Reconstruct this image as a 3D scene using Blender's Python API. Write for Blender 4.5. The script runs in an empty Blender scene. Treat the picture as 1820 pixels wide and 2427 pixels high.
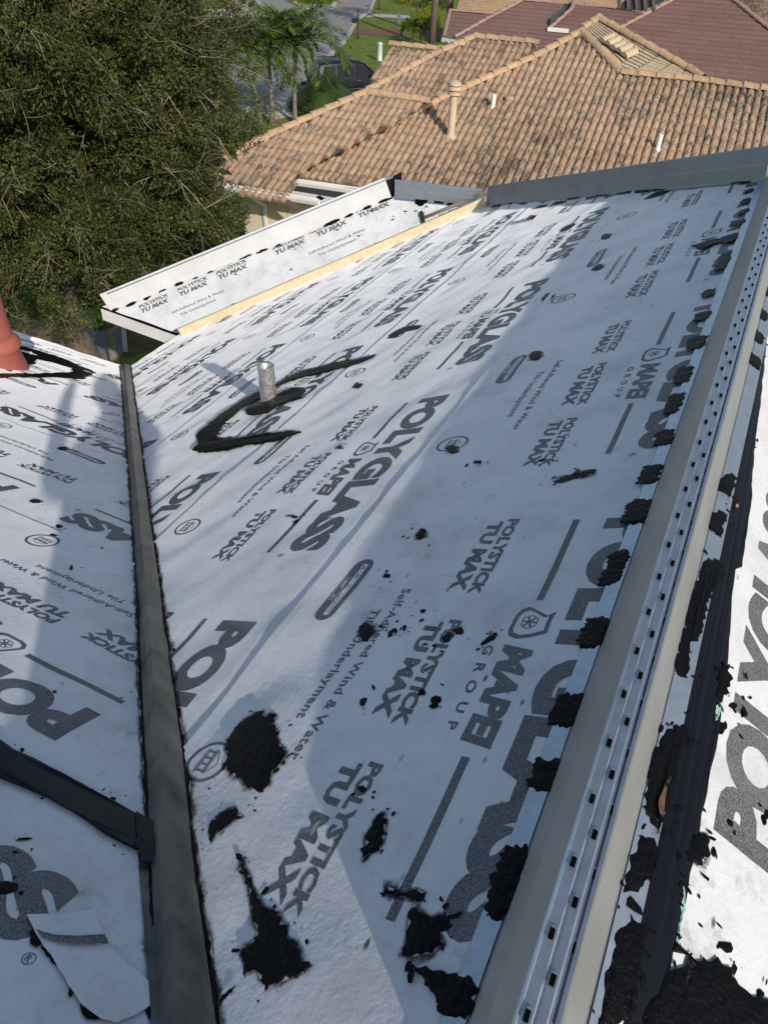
import bpy, bmesh, math, random
import numpy as np
from mathutils import Vector, Matrix, noise
from mathutils.geometry import tessellate_polygon

random.seed(7); RNG = np.random.default_rng(11)
scene = bpy.context.scene
COL = scene.collection
HC = 8.4                                   # camera height above the ground, metres

# ------------------------------------------------------------------ camera
# axes of the place seen from the lens: X across the ridge, Y along it, Z up
def nrm(a):
    a = np.array(a, float); return a / np.linalg.norm(a)
FPX = 1682.0; CX, CY = 910.0, 1213.5
_u = nrm([0.80805727, -0.05422965, -0.58660259]); _y = nrm([0.45532455, -0.57432789, 0.68031392]); _n = np.cross(_u, _y)
PIT = math.radians(27.0); cp, sp = math.cos(PIT), math.sin(PIT)
_x = cp * _u - sp * _n; _w = cp * _n + sp * _u
B = np.array([_x, _y, _w])                 # lens axes -> place axes
cam_data = bpy.data.cameras.new('camera'); cam = bpy.data.objects.new('camera', cam_data); COL.objects.link(cam)
cam.matrix_world = Matrix(((B[0][0], -B[0][1], -B[0][2], 0), (B[1][0], -B[1][1], -B[1][2], 0), (B[2][0], -B[2][1], -B[2][2], HC), (0, 0, 0, 1)))
cam_data.sensor_fit = 'AUTO'; cam_data.sensor_width = 36.0; cam_data.lens = FPX / 2427.0 * 36.0
cam_data.clip_start = 0.03; cam_data.clip_end = 2000.0
scene.camera = cam

# ------------------------------------------------------------------ sky and sun
SUN_EL = math.radians(27.9); SUN_AZ = math.radians(128.5)      # azimuth clockwise from +Y
world = bpy.data.worlds.new('World'); scene.world = world; world.use_nodes = True
nt = world.node_tree; nt.nodes.clear()
sky = nt.nodes.new('ShaderNodeTexSky'); sky.sky_type = 'NISHITA'; sky.sun_disc = False
sky.sun_elevation = SUN_EL; sky.sun_rotation = SUN_AZ; sky.air_density = 1.0; sky.dust_density = 1.3; sky.ozone_density = 0.9
bg = nt.nodes.new('ShaderNodeBackground'); bg.inputs['Strength'].default_value = 0.125
wo = nt.nodes.new('ShaderNodeOutputWorld'); nt.links.new(sky.outputs[0], bg.inputs[0]); nt.links.new(bg.outputs[0], wo.inputs[0])
sun_data = bpy.data.lights.new('sun', 'SUN'); sun = bpy.data.objects.new('sun', sun_data); COL.objects.link(sun)
sun_data.energy = 3.6; sun_data.angle = math.radians(0.53); sun_data.color = (1.0, 0.94, 0.86)
SDIR = np.array([math.sin(SUN_AZ) * math.cos(SUN_EL), math.cos(SUN_AZ) * math.cos(SUN_EL), math.sin(SUN_EL)])
sun.rotation_euler = Vector(SDIR).to_track_quat('Z', 'Y').to_euler(); sun.location = (20, -16, 30)
vs = scene.view_settings; vs.view_transform = 'Standard'; vs.look = 'None'; vs.gamma = 1.0; vs.exposure = 0.12; vs.use_curve_mapping = False

# ------------------------------------------------------------------ helpers
def wray(p): return B @ np.array([p[0] - CX, p[1] - CY, FPX])
def at_z(p, z):                            # the point of height z (above ground) seen at p
    r = wray(p); t = (z - HC) / r[2]; q = r * t; return np.array([q[0], q[1], z])
def up(v): return np.array([v[0], v[1], v[2] + HC])

class Plane:                               # a sloping roof plane: origin, two axes, normal (lens at the origin)
    def __init__(s, o, a, b, n): s.o = np.array(o, float); s.a = nrm(a); s.b = nrm(b); s.n = nrm(n)
    def pt(s, a, b, h=0.0): return up(s.o + a * s.a + b * s.b + h * s.n)
    def inv(s, p):
        r = wray(p); X = r * (np.dot(s.o, s.n) / np.dot(r, s.n)) - s.o; return (float(X.dot(s.a)), float(X.dot(s.b)))
    def pts(s, ab, h): return up3(s.o[None] + ab[:, :1] * s.a + ab[:, 1:2] * s.b + np.asarray(h)[:, None] * s.n)
def up3(v): v = v.copy(); v[:, 2] += HC; return v

def tag(o, label=None, cat=None, group=None, kind=None):
    if label: o['label'] = label
    if cat: o['category'] = cat
    if group: o['group'] = group
    if kind: o['kind'] = kind
    return o
def empty(name, loc=(0, 0, 0), parent=None, rz=0.0):
    o = bpy.data.objects.new(name, None); COL.objects.link(o); o.location = loc; o.rotation_euler = (0, 0, rz)
    o.empty_display_size = 0.2
    if parent: o.parent = parent
    return o
def link(name, me, mats, parent=None, keep=True):
    o = bpy.data.objects.new(name, me); COL.objects.link(o)
    for m in (mats if isinstance(mats, (list, tuple)) else [mats]):
        if len(me.materials) < len(mats if isinstance(mats, (list, tuple)) else [mats]): me.materials.append(m)
    if parent:
        o.parent = parent
        if keep: o.matrix_parent_inverse = world_of(parent).inverted()
    return o
def world_of(o):
    m = Matrix.LocRotScale(o.location, o.rotation_euler, o.scale)
    return (world_of(o.parent) @ o.matrix_parent_inverse @ m) if o.parent else m
def npmesh(name, V, F, mats, parent=None, smooth=False, mi=None):
    """V (n,3) floats, F list of index tuples"""
    me = bpy.data.meshes.new(name); me.from_pydata([tuple(map(float, v)) for v in V], [], [tuple(map(int, f)) for f in F]); 
    if smooth: me.polygons.foreach_set('use_smooth', [True] * len(me.polygons))
    o = link(name, me, mats, parent)
    if mi is not None: me.polygons.foreach_set('material_index', mi)
    me.update(); return o
def fastmesh(name, V, F, mats, parent=None, smooth=False):
    """V (n,3) array, F (m,k) array with k corners each"""
    V = np.ascontiguousarray(V, dtype=np.float32); F = np.ascontiguousarray(F, dtype=np.int32); k = F.shape[1]
    me = bpy.data.meshes.new(name); me.vertices.add(len(V)); me.vertices.foreach_set('co', V.ravel())
    me.loops.add(F.size); me.loops.foreach_set('vertex_index', F.ravel()); me.polygons.add(len(F))
    me.polygons.foreach_set('loop_start', np.arange(0, F.size, k, dtype=np.int32))
    me.polygons.foreach_set('loop_total', np.full(len(F), k, dtype=np.int32))
    if smooth: me.polygons.foreach_set('use_smooth', np.ones(len(F), dtype=bool))
    me.update(calc_edges=True); return link(name, me, mats, parent)

class MB:
    def __init__(s): s.v = []; s.f = []
    def add(s, V, F):
        b = len(s.v); s.v += [tuple(map(float, x)) for x in V]; s.f += [tuple(b + i for i in f) for f in F]; return s
    def box(s, c, d, R=None):
        c = np.array(c, float); d = np.array(d, float) / 2; R = np.eye(3) if R is None else np.array(R)
        V = [c + R @ (d * np.array(k)) for k in ((-1,-1,-1),(1,-1,-1),(1,1,-1),(-1,1,-1),(-1,-1,1),(1,-1,1),(1,1,1),(-1,1,1))]
        return s.add(V, [(0,3,2,1),(4,5,6,7),(0,1,5,4),(1,2,6,5),(2,3,7,6),(3,0,4,7)])
    def bar(s, A, Bp, w, h, upv=(0,0,1)):
        A = np.array(A, float); Bp = np.array(Bp, float); t = nrm(Bp - A); sx = nrm(np.cross(t, upv)); sz = np.cross(sx, t)
        V = []
        for P in (A, Bp):
            for i, j in ((-1,-1),(1,-1),(1,1),(-1,1)): V.append(P + sx * i * w / 2 + sz * j * h / 2)
        return s.add(V, [(3,2,1,0),(4,5,6,7),(0,1,5,4),(1,2,6,5),(2,3,7,6),(3,0,4,7)])
    def tube(s, P, r, n=6, cap=True):
        P = [np.array(p, float) for p in P]; r = r if isinstance(r, (list, tuple, np.ndarray)) else [r] * len(P)
        b = len(s.v); ref = np.array([0, 0, 1.0])
        for i, p in enumerate(P):
            t = nrm(P[min(i + 1, len(P) - 1)] - P[max(i - 1, 0)])
            if abs(t.dot(ref)) > .97: ref = np.array([1.0, 0, 0])
            x = nrm(np.cross(t, ref)); y = np.cross(t, x)
            for k in range(n):
                a = 2 * math.pi * k / n; s.v.append(tuple(p + r[i] * (math.cos(a) * x + math.sin(a) * y)))
        for i in range(len(P) - 1):
            for k in range(n):
                a, c = b + i * n + k, b + i * n + (k + 1) % n; s.f.append((a, c, c + n, a + n))
        if cap: s.f.append(tuple(b + k for k in range(n))[::-1]); s.f.append(tuple(b + (len(P) - 1) * n + k for k in range(n)))
        return s
    def lathe(s, c, prof, n=20, axis=(0, 0, 1)):
        """prof: list of (radius, height)"""
        ax = nrm(axis); x = nrm(np.cross(ax, (0.3, 1, 0.2))); y = np.cross(ax, x); b = len(s.v); c = np.array(c, float)
        for r, h in prof:
            for k in range(n):
                a = 2 * math.pi * k / n; s.v.append(tuple(c + ax * h + r * (math.cos(a) * x + math.sin(a) * y)))
        for i in range(len(prof) - 1):
            for k in range(n):
                a, d = b + i * n + k, b + i * n + (k + 1) % n; s.f.append((a, d, d + n, a + n))
        s.f.append(tuple(b + k for k in range(n))[::-1]); s.f.append(tuple(b + (len(prof) - 1) * n + k for k in range(n)))
        return s
    def sweep(s, A, Bp, ea, eb, prof, th=0.0012):
        """open profile polyline (in ea, eb) swept from A to Bp, thickened"""
        pr = np.array(prof, float); nn = []
        for i in range(len(pr)):
            d = pr[min(i + 1, len(pr) - 1)] - pr[max(i - 1, 0)]; d = d / (np.linalg.norm(d) + 1e-12); nn.append((-d[1], d[0]))
        q = pr + np.array(nn) * th; ring = list(pr) + list(q[::-1]); m = len(ring); b = len(s.v)
        for P in (A, Bp):
            for r in ring: s.v.append(tuple(np.array(P) + r[0] * np.array(ea) + r[1] * np.array(eb)))
        for k in range(m): s.f.append((b + k, b + (k + 1) % m, b + m + (k + 1) % m, b + m + k))
        for i in range(len(pr) - 1):
            s.f.append((b + i, b + m - 1 - i, b + m - 2 - i, b + i + 1)); s.f.append((b + m + i, b + m + i + 1, b + 2 * m - 2 - i, b + 2 * m - 1 - i))
        return s
    def build(s, name, mats, parent=None, smooth=False):
        o = npmesh(name, s.v, s.f, mats, parent, smooth)
        bm = bmesh.new(); bm.from_mesh(o.data); bmesh.ops.recalc_face_normals(bm, faces=bm.faces); bm.to_mesh(o.data); bm.free(); return o

# ------------------------------------------------------------------ materials
def material(name, color, rough=0.6, metal=0.0, var=0.0, vscale=8.0, bump=0.0, bscale=40.0, color2=None, island=0.0, spec=0.5, bdetail=4.0, stretch=None, coat=0.0):
    m = bpy.data.materials.new(name); m.use_nodes = True; t = m.node_tree; N = t.nodes; Lk = t.links; b = N['Principled BSDF']
    b.inputs['Roughness'].default_value = rough; b.inputs['Metallic'].default_value = metal; b.inputs['Specular IOR Level'].default_value = spec
    if coat: b.inputs['Coat Weight'].default_value = coat; b.inputs['Coat Roughness'].default_value = 0.05
    c1 = (*color, 1.0); b.inputs['Base Color'].default_value = c1
    tc = N.new('ShaderNodeTexCoord'); src = tc.outputs['Object']
    if stretch:
        mp = N.new('ShaderNodeMapping'); mp.inputs['Scale'].default_value = stretch; Lk.new(src, mp.inputs['Vector']); src = mp.outputs['Vector']
    out = None
    if var > 0 or color2:
        nz = N.new('ShaderNodeTexNoise'); nz.inputs['Scale'].default_value = vscale; nz.inputs['Detail'].default_value = 6.0; nz.inputs['Roughness'].default_value = 0.62
        Lk.new(src, nz.inputs['Vector'])
        rp = N.new('ShaderNodeValToRGB'); rp.color_ramp.elements[0].position = 0.33; rp.color_ramp.elements[1].position = 0.67
        Lk.new(nz.outputs['Fac'], rp.inputs['Fac'])
        c2 = (*color2, 1.0) if color2 else tuple(min(1.0, c * (1 - var)) for c in color) + (1.0,)
        rp.color_ramp.elements[0].color = c2; rp.color_ramp.elements[1].color = c1; out = rp.outputs['Color']
    if island > 0:
        g = N.new('ShaderNodeNewGeometry'); hs = N.new('ShaderNodeHueSaturation'); mr = N.new('ShaderNodeMapRange')
        mr.inputs['To Min'].default_value = 1 - island; mr.inputs['To Max'].default_value = 1 + island
        Lk.new(g.outputs['Random Per Island'], mr.inputs['Value']); Lk.new(mr.outputs[0], hs.inputs['Value'])
        if out: Lk.new(out, hs.inputs['Color'])
        else: hs.inputs['Color'].default_value = c1
        out = hs.outputs['Color']
    if out: Lk.new(out, b.inputs['Base Color'])
    if bump > 0:
        nb = N.new('ShaderNodeTexNoise'); nb.inputs['Scale'].default_value = bscale; nb.inputs['Detail'].default_value = bdetail; Lk.new(src, nb.inputs['Vector'])
        bp = N.new('ShaderNodeBump'); bp.inputs['Strength'].default_value = bump; bp.inputs['Distance'].default_value = 0.01
        Lk.new(nb.outputs['Fac'], bp.inputs['Height']); Lk.new(bp.outputs[0], b.inputs['Normal'])
    return m
M = {}
def fabric(name, base, dirt, printed):
    """spun-bonded underlayment: felt relief, smudges of dirt; printed = the ink on the same felt"""
    m = bpy.data.materials.new(name); m.use_nodes = True; t = m.node_tree; N = t.nodes; Lk = t.links; b = N['Principled BSDF']
    b.inputs['Roughness'].default_value = 0.5; b.inputs['Specular IOR Level'].default_value = 0.35
    b.inputs['Sheen Weight'].default_value = 0.0 if printed else 0.8; b.inputs['Sheen Roughness'].default_value = 0.45
    tc = N.new('ShaderNodeTexCoord'); o = tc.outputs['Object']
    def noise_(sc, det=5.0, rough=0.6):
        z = N.new('ShaderNodeTexNoise'); z.inputs['Scale'].default_value = sc; z.inputs['Detail'].default_value = det; z.inputs['Roughness'].default_value = rough; Lk.new(o, z.inputs['Vector']); return z.outputs['Fac']
    def ramp(f, a, c):
        r = N.new('ShaderNodeMapRange'); r.inputs['From Min'].default_value = a; r.inputs['From Max'].default_value = c; Lk.new(f, r.inputs['Value']); return r.outputs[0]
    def mix(f, A, Bc):
        x = N.new('ShaderNodeMix'); x.data_type = 'RGBA'; Lk.new(f, x.inputs['Factor'])
        for s, v in (('A', A), ('B', Bc)):
            i = [k for k in x.inputs if k.name == s and k.type == 'RGBA'][0]
            if isinstance(v, tuple): i.default_value = (*v, 1.0)
            else: Lk.new(v, i)
        return [k for k in x.outputs if k.type == 'RGBA'][0]
    def mul(a, k):
        x = N.new('ShaderNodeMath'); x.operation = 'MULTIPLY'; Lk.new(a, x.inputs[0])
        if isinstance(k, float): x.inputs[1].default_value = k
        else: Lk.new(k, x.inputs[1])
        return x.outputs[0]
    if printed:
        c = mix(ramp(noise_(420.0, 3.0, 0.7), 0.40, 0.66), base, dirt)
        c = mix(mul(ramp(noise_(9.0), 0.45, 0.8), 0.35), c, dirt)
    else:
        c = mix(mul(ramp(noise_(4.5, 8.0, 0.72), 0.46, 0.72), 0.75), base, dirt)
        c = mix(mul(mul(ramp(noise_(13.0, 9.0, 0.78), 0.55, 0.74), ramp(noise_(1.9), 0.42, 0.62)), 0.8), c, (0.17, 0.155, 0.135))
        fl = N.new('ShaderNodeTexVoronoi'); fl.inputs['Scale'].default_value = 26.0; fl.inputs['Randomness'].default_value = 1.0
        wp = N.new('ShaderNodeMapping'); wp.inputs['Scale'].default_value = (1.0, 0.45, 1.0); wp.inputs['Rotation'].default_value = (0.4, 0.3, 0.7); Lk.new(o, wp.inputs['Vector']); Lk.new(wp.outputs[0], fl.inputs['Vector'])
        inv = N.new('ShaderNodeMapRange'); inv.inputs['From Min'].default_value = 0.13; inv.inputs['From Max'].default_value = 0.05; Lk.new(fl.outputs['Distance'], inv.inputs['Value'])
        c = mix(mul(inv.outputs[0], ramp(noise_(3.1, 3.0), 0.50, 0.60)), c, (0.03, 0.028, 0.026))
        c = mix(mul(ramp(noise_(170.0, 3.0), 0.35, 0.75), 0.10), c, (0.45, 0.46, 0.47))
    Lk.new(c, b.inputs['Base Color'])
    w1 = N.new('ShaderNodeMath'); w1.operation = 'MULTIPLY_ADD'; Lk.new(noise_(160.0, 3.0, 0.55), w1.inputs[0]); w1.inputs[1].default_value = 0.55
    Lk.new(noise_(75.0, 4.0, 0.5), w1.inputs[2])
    bp = N.new('ShaderNodeBump'); bp.inputs['Strength'].default_value = 0.36; bp.inputs['Distance'].default_value = 0.0025
    Lk.new(w1.outputs[0], bp.inputs['Height']); Lk.new(bp.outputs[0], b.inputs['Normal'])
    return m
M['fabric'] = fabric('white_underlayment', (0.70, 0.70, 0.70), (0.44, 0.43, 0.41), False)
M['ink'] = fabric('grey_ink', (0.050, 0.050, 0.054), (0.25, 0.25, 0.255), True)
M['mastic'] = material('black_mastic', (0.003, 0.003, 0.0045), rough=0.38, bump=0.5, bscale=110.0, bdetail=6.0, spec=0.10)
M['membrane'] = material('black_membrane', (0.006, 0.006, 0.010), rough=0.36, bump=0.10, bscale=300.0, spec=0.2)
M['galv'] = material('galvanised_steel', (0.52, 0.55, 0.58), rough=0.38, metal=0.85, var=0.18, vscale=30.0, bump=0.05, bscale=60.0)
M['galv_dull'] = material('dull_steel', (0.36, 0.37, 0.375), rough=0.5, metal=0.55, var=0.16, vscale=6.0, bump=0.05, bscale=9.0)
M['white_metal'] = material('white_painted_metal', (0.66, 0.66, 0.65), rough=0.4, var=0.14, vscale=4.0, bump=0.08, bscale=9.0)
M['valley'] = material('weathered_valley_metal', (0.155, 0.145, 0.13), rough=0.45, metal=0.5, color2=(0.045, 0.042, 0.04), vscale=6.0, bump=0.15, bscale=20.0, stretch=(1, 1, 3.5))
M['pine'] = material('pale_pine', (0.70, 0.61, 0.43), rough=0.65, color2=(0.58, 0.46, 0.27), vscale=7.0, bump=0.15, bscale=40.0, stretch=(5, 1, 5))
M['lead'] = material('lead_foil', (0.62, 0.60, 0.56), rough=0.36, metal=0.6, var=0.45, vscale=28.0, bump=0.9, bscale=42.0)
M['black_hole'] = material('dark_slot', (0.004, 0.004, 0.004), rough=1.0, spec=0.0)
M['green_mesh'] = material('green_fibre', (0.05, 0.32, 0.24), rough=0.7, color2=(0.5, 0.6, 0.55), vscale=160.0)
M['copper'] = material('bare_copper_streak', (0.20, 0.10, 0.05), rough=0.35, metal=0.3, var=0.6, vscale=60.0)
M['terracotta'] = material('painted_terracotta', (0.36, 0.095, 0.06), rough=0.7, color2=(0.27, 0.085, 0.06), vscale=6.0, bump=0.12, bscale=30.0)
M['stucco'] = material('cream_stucco', (0.60, 0.51, 0.37), rough=0.9, var=0.08, vscale=3.0, bump=0.3, bscale=60.0)
M['stucco2'] = material('grey_stucco', (0.52, 0.50, 0.46), rough=0.9, var=0.08, vscale=3.0, bump=0.3, bscale=60.0)
M['white_trim'] = material('white_trim', (0.78, 0.77, 0.74), rough=0.5, var=0.12, vscale=4.0)
M['leaf_brown'] = material('dry_leaf', (0.16, 0.085, 0.04), rough=0.7, var=0.4, vscale=60.0)

def smear_mat():
    """thin drag of mastic or grime over the sheet: broken cover that fades out at the rim"""
    m = bpy.data.materials.new('dragged_grime'); m.use_nodes = True; t = m.node_tree; N = t.nodes; Lk = t.links; b = N['Principled BSDF']; b.inputs['Roughness'].default_value = 0.7; b.inputs['Specular IOR Level'].default_value = 0.1
    b.inputs['Base Color'].default_value = (0.030, 0.024, 0.020, 1)
    at = N.new('ShaderNodeAttribute'); at.attribute_name = 'cover'; tc = N.new('ShaderNodeTexCoord')
    nz = N.new('ShaderNodeTexNoise'); nz.inputs['Scale'].default_value = 150.0; nz.inputs['Detail'].default_value = 5.0; nz.inputs['Roughness'].default_value = 0.75; Lk.new(tc.outputs['Object'], nz.inputs['Vector'])
    a = N.new('ShaderNodeMath'); a.operation = 'ADD'; Lk.new(at.outputs['Fac'], a.inputs[0]); Lk.new(nz.outputs['Fac'], a.inputs[1])
    r = N.new('ShaderNodeMapRange'); r.inputs['From Min'].default_value = 0.78; r.inputs['From Max'].default_value = 1.15; r.inputs['To Max'].default_value = 0.85; Lk.new(a.outputs[0], r.inputs['Value'])
    tr = N.new('ShaderNodeBsdfTransparent'); mx = N.new('ShaderNodeMixShader'); Lk.new(r.outputs[0], mx.inputs[0]); Lk.new(tr.outputs[0], mx.inputs[1]); Lk.new(b.outputs[0], mx.inputs[2]); Lk.new(mx.outputs[0], N['Material Output'].inputs['Surface']); return m
M['smear'] = smear_mat()
# ------------------------------------------------------------------ roof planes of the house under repair
D = 0.898; T = 1.3905 * D; WR = 1.029 * D          # print repeat and roll exposure, metres
nM = np.array([-sp, 0, cp]); PM = Plane(-D * nM, (cp, 0, sp), (0, 1, 0), nM)      # a = up the slope, b = along the ridge
nL = nrm([-6.83e-4, 0.486625, 0.873611]); _r = np.array([-0.99896911, -0.03999009, 0.02148278]); _r = nrm(_r - _r.dot(nL) * nL)
PL = Plane(-0.94704 * nL, _r, np.cross(nL, _r), nL)                                # a = reading direction, b = up the slope
nR = np.array([sp, 0, cp]); PR = Plane((0.137, 0, -1.003), (0, 1, 0), (-cp, 0, sp), nR)   # b = up the slope (negative values)
bA = PM.pt(*PM.inv((422, 792))) - [0, 0, HC]; bB = PM.pt(*PM.inv((1149, 482))) - [0, 0, HC]
_e = nrm(bB - bA); _hz = nrm(np.cross(_e, (0, 0, 1))); _hz = _hz if _hz[1] > 0 else -_hz
_u0 = np.cross(_hz, _e); _u0 = _u0 if _u0[2] > 0 else -_u0
_q = math.cos(math.radians(35)) * _hz + math.sin(math.radians(35)) * _u0
nS = np.cross(_e, _q); nS = nS if nS[2] > 0 else -nS
PS = Plane(bA, _e, _q, nS)

class Wave:                                         # slow buckles of a stuck-down sheet
    def __init__(s, seed, amp):
        g = np.random.default_rng(seed); n = 26
        lam = np.exp(g.uniform(math.log(0.11), math.log(0.85), n)); th = g.uniform(0, math.pi, n)
        s.k = np.stack([np.cos(th), np.sin(th)], 1) * (2 * math.pi / lam)[:, None]; s.p = g.uniform(0, 6.28, n)
        s.a = amp * (lam / 0.85) ** 0.92 * g.uniform(0.4, 1, n) / 2.6
    def __call__(s, ab): return np.sin(ab @ s.k.T + s.p) @ s.a
_wM = Wave(3, 0.0050)
def wM(ab):                                          # flat where it is pressed under the ridge flange
    ab = np.asarray(ab); return _wM(ab) * np.clip((-0.50 - ab[:, 0]) / 0.18, 0.0, 1.0)
wL = Wave(5, 0.0042); _wR = Wave(8, 0.004)
def wRr(ab): ab = np.asarray(ab); return _wR(ab) * np.clip((-0.13 - ab[:, 1]) / 0.15, 0.0, 1.0)
wS = Wave(9, 0.004)

def clip_poly(P, half):
    for (nx, ny, d) in half:                        # keep nx*x+ny*y <= d
        out = []
        for i in range(len(P)):
            a, b = P[i], P[(i + 1) % len(P)]; fa = nx * a[0] + ny * a[1] - d; fb = nx * b[0] + ny * b[1] - d
            if fa <= 0: out.append(a)
            if (fa < 0 < fb) or (fb < 0 < fa):
                t = fa / (fa - fb); out.append((a[0] + t * (b[0] - a[0]), a[1] + t * (b[1] - a[1])))
        P = out
        if len(P) < 3: return []
    return P
def halves(poly):
    n = len(poly); A = sum(poly[i][0] * poly[(i + 1) % n][1] - poly[(i + 1) % n][0] * poly[i][1] for i in range(n))
    H = []
    for i in range(n):
        a, b = poly[i], poly[(i + 1) % n]; nx, ny = b[1] - a[1], a[0] - b[0]
        if A < 0: nx, ny = -nx, -ny
        l = math.hypot(nx, ny); nx, ny = nx / l, ny / l; H.append((nx, ny, nx * a[0] + ny * a[1]))
    return H
def grid_sheet(half, box, cell):
    """cells of a grid inside a convex outline, border cells cut to it -> verts (n,2), faces"""
    a0, a1, b0, b1 = box; na = max(1, int(round((a1 - a0) / cell))); nb = max(1, int(round((b1 - b0) / cell)))
    ga = np.linspace(a0, a1, na + 1); gb = np.linspace(b0, b1, nb + 1)
    AA, BB = np.meshgrid(ga, gb, indexing='ij'); ins = np.ones_like(AA, bool)
    for nx, ny, d in half: ins &= (nx * AA + ny * BB <= d + 1e-9)
    V = []; F = []; idx = {}
    def vid(i, j):
        if (i, j) not in idx: idx[(i, j)] = len(V); V.append((ga[i], gb[j]))
        return idx[(i, j)]
    for i in range(na):
        for j in range(nb):
            c = ins[i, j] + ins[i + 1, j] + ins[i + 1, j + 1] + ins[i, j + 1]
            if c == 4: F.append((vid(i, j), vid(i + 1, j), vid(i + 1, j + 1), vid(i, j + 1)))
            else:
                P = clip_poly([(ga[i], gb[j]), (ga[i + 1], gb[j]), (ga[i + 1], gb[j + 1]), (ga[i], gb[j + 1])], half)
                if len(P) >= 3:
                    b = len(V); V += P; F.append(tuple(range(b, b + len(P))))
    return np.array(V), F

# ------------------------------------------------------------------ the print on the rolls: one repeat, in (s, r) metres
def text2d(body, offset=0.0, spacing=1.0, res=2):
    c = bpy.data.curves.new('t', 'FONT'); c.body = body; c.size = 1.0; c.offset = offset; c.resolution_u = res; c.space_character = spacing
    o = bpy.data.objects.new('t', c); COL.objects.link(o); dg = bpy.context.evaluated_depsgraph_get(); me = o.evaluated_get(dg).to_mesh()
    V = np.array([v.co[:2] for v in me.vertices]); F = [tuple(p.vertices) for p in me.polygons]
    o.evaluated_get(dg).to_mesh_clear(); bpy.data.objects.remove(o); bpy.data.curves.remove(c); return V, F
pV = []; pF = []; pM = []; pH = []
def padd(V, F, h=0.0, mi=0):
    b = sum(len(x) for x in pV); pV.append(np.array(V, float)); pH.append(np.full(len(V), h))
    for f in F: pF.append(tuple(b + i for i in f)); pM.append(mi)
def ptext(body, s0, s1, r0, r1, shear=0.0, offset=0.02, spacing=1.0, h=0.0, mi=0, res=2):
    V, F = text2d(body, offset, spacing, res); lo = V.min(0); hi = V.max(0); W = (V - lo) / (hi - lo)
    x = s0 * T + W[:, 0] * (s1 - s0) * T; y = r0 * WR + W[:, 1] * (r1 - r0) * WR; x = x + shear * (y - r0 * WR)
    padd(np.stack([x, y], 1), F, h, mi)
def prect(s0, s1, r0, r1, h=0.0, mi=0):
    padd([(s0 * T, r0 * WR), (s1 * T, r0 * WR), (s1 * T, r1 * WR), (s0 * T, r1 * WR)], [(0, 1, 2, 3)], h, mi)
def pring(outer, inner, h=0.0, mi=0):
    n = len(outer); padd(list(outer) + list(inner), [(i, (i + 1) % n, n + (i + 1) % n, n + i) for i in range(n)], h, mi)
def pfan(P, h=0.0, mi=0): padd(P, [tuple(range(len(P)))], h, mi)
def ell(cx, cy, rx, ry, n=28): return [(cx + rx * math.cos(2 * math.pi * k / n), cy + ry * math.sin(2 * math.pi * k / n)) for k in range(n)]
def stadium(cx, cy, L, r, n=8):
    P = []
    for k in range(n + 1): a = -math.pi / 2 + math.pi * k / n; P.append((cx + L + r * math.cos(a), cy + r * math.sin(a)))
    for k in range(n + 1): a = math.pi / 2 + math.pi * k / n; P.append((cx - L + r * math.cos(a), cy + r * math.sin(a)))
    return P
ptext('POLYGLASS', 0.0, 0.763, 0.764, 0.905, 0.0, 0.062, 1.02, res=4)
for s0 in (0.0, 0.541): prect(s0, s0 + 0.224, 0.682, 0.699)
ptext('MAPEI', 0.331, 0.515, 0.662, 0.729, 0.17, 0.055)
ptext('GROUP', 0.335, 0.50, 0.619, 0.642, 0.05, 0.03, 1.9)
for s0 in (-0.015, 0.28, 0.571):
    ptext('POLYSTICK', s0, s0 + 0.226, 0.497, 0.533, 0.10, 0.05); ptext('TU MAX', s0 + 0.004, s0 + 0.216, 0.442, 0.487, 0.10, 0.058)
ptext('Self-Adhered Wind & Water', 0.202, 0.597, 0.312, 0.338, 0.0, 0.022, 1.06); ptext('Tile Underlayment', 0.258, 0.522, 0.250, 0.285, 0.0, 0.022, 1.06)
# badge: a bag shape with a hexagon mark
lo = [(0.241, 0.676), (0.25, 0.70), (0.262, 0.727), (0.251, 0.741), (0.275, 0.738), (0.300, 0.741), (0.312, 0.71), (0.318, 0.679), (0.312, 0.660), (0.300, 0.653), (0.262, 0.653), (0.247, 0.660)]
lo = [(a * T, b * WR) for a, b in lo]; cl = np.mean(lo, 0); pring(lo, [tuple(cl + (np.array(p) - cl) * 0.78) for p in lo])
hx = [(cl[0] + 0.021 * math.cos(math.pi / 3 * k), cl[1] - 0.003 + 0.019 * math.sin(math.pi / 3 * k)) for k in range(6)]
pring(hx, [tuple(np.array(p) * 0.88 + np.array([cl[0], cl[1] - 0.003]) * 0.12) for p in hx])
for ang in (0.4, 1.5, 2.5):
    d = np.array([math.cos(ang), math.sin(ang)]); e2 = np.array([-d[1], d[0]]) * 0.0022; c0 = cl + (0, -0.003)
    pfan([tuple(c0 - d * 0.016 - e2), tuple(c0 + d * 0.016 - e2), tuple(c0 + d * 0.016 + e2), tuple(c0 - d * 0.016 + e2)], 0.00008)
# approval bar
pc = ((0.105 + 0.297) / 2 * T, 0.120 * WR); pfan(stadium(pc[0], pc[1], 0.091, 0.0297)); pfan(stadium(pc[0], pc[1] + 0.0045, 0.094, 0.0085), 0.00012, 1)
ptext('MIAMI-DADE COUNTY', 0.127, 0.276, 0.1185, 0.1305, 0, 0.012, 1.05, 0.00024); prect(0.166, 0.236, 0.0925, 0.110, 0.00012, 1); prect(0.1675, 0.2345, 0.094, 0.1085, 0.0002, 0)
ptext('APPROVED', 0.172, 0.231, 0.0965, 0.1065, 0, 0.02, 1.05, 0.00028, 1)
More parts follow.
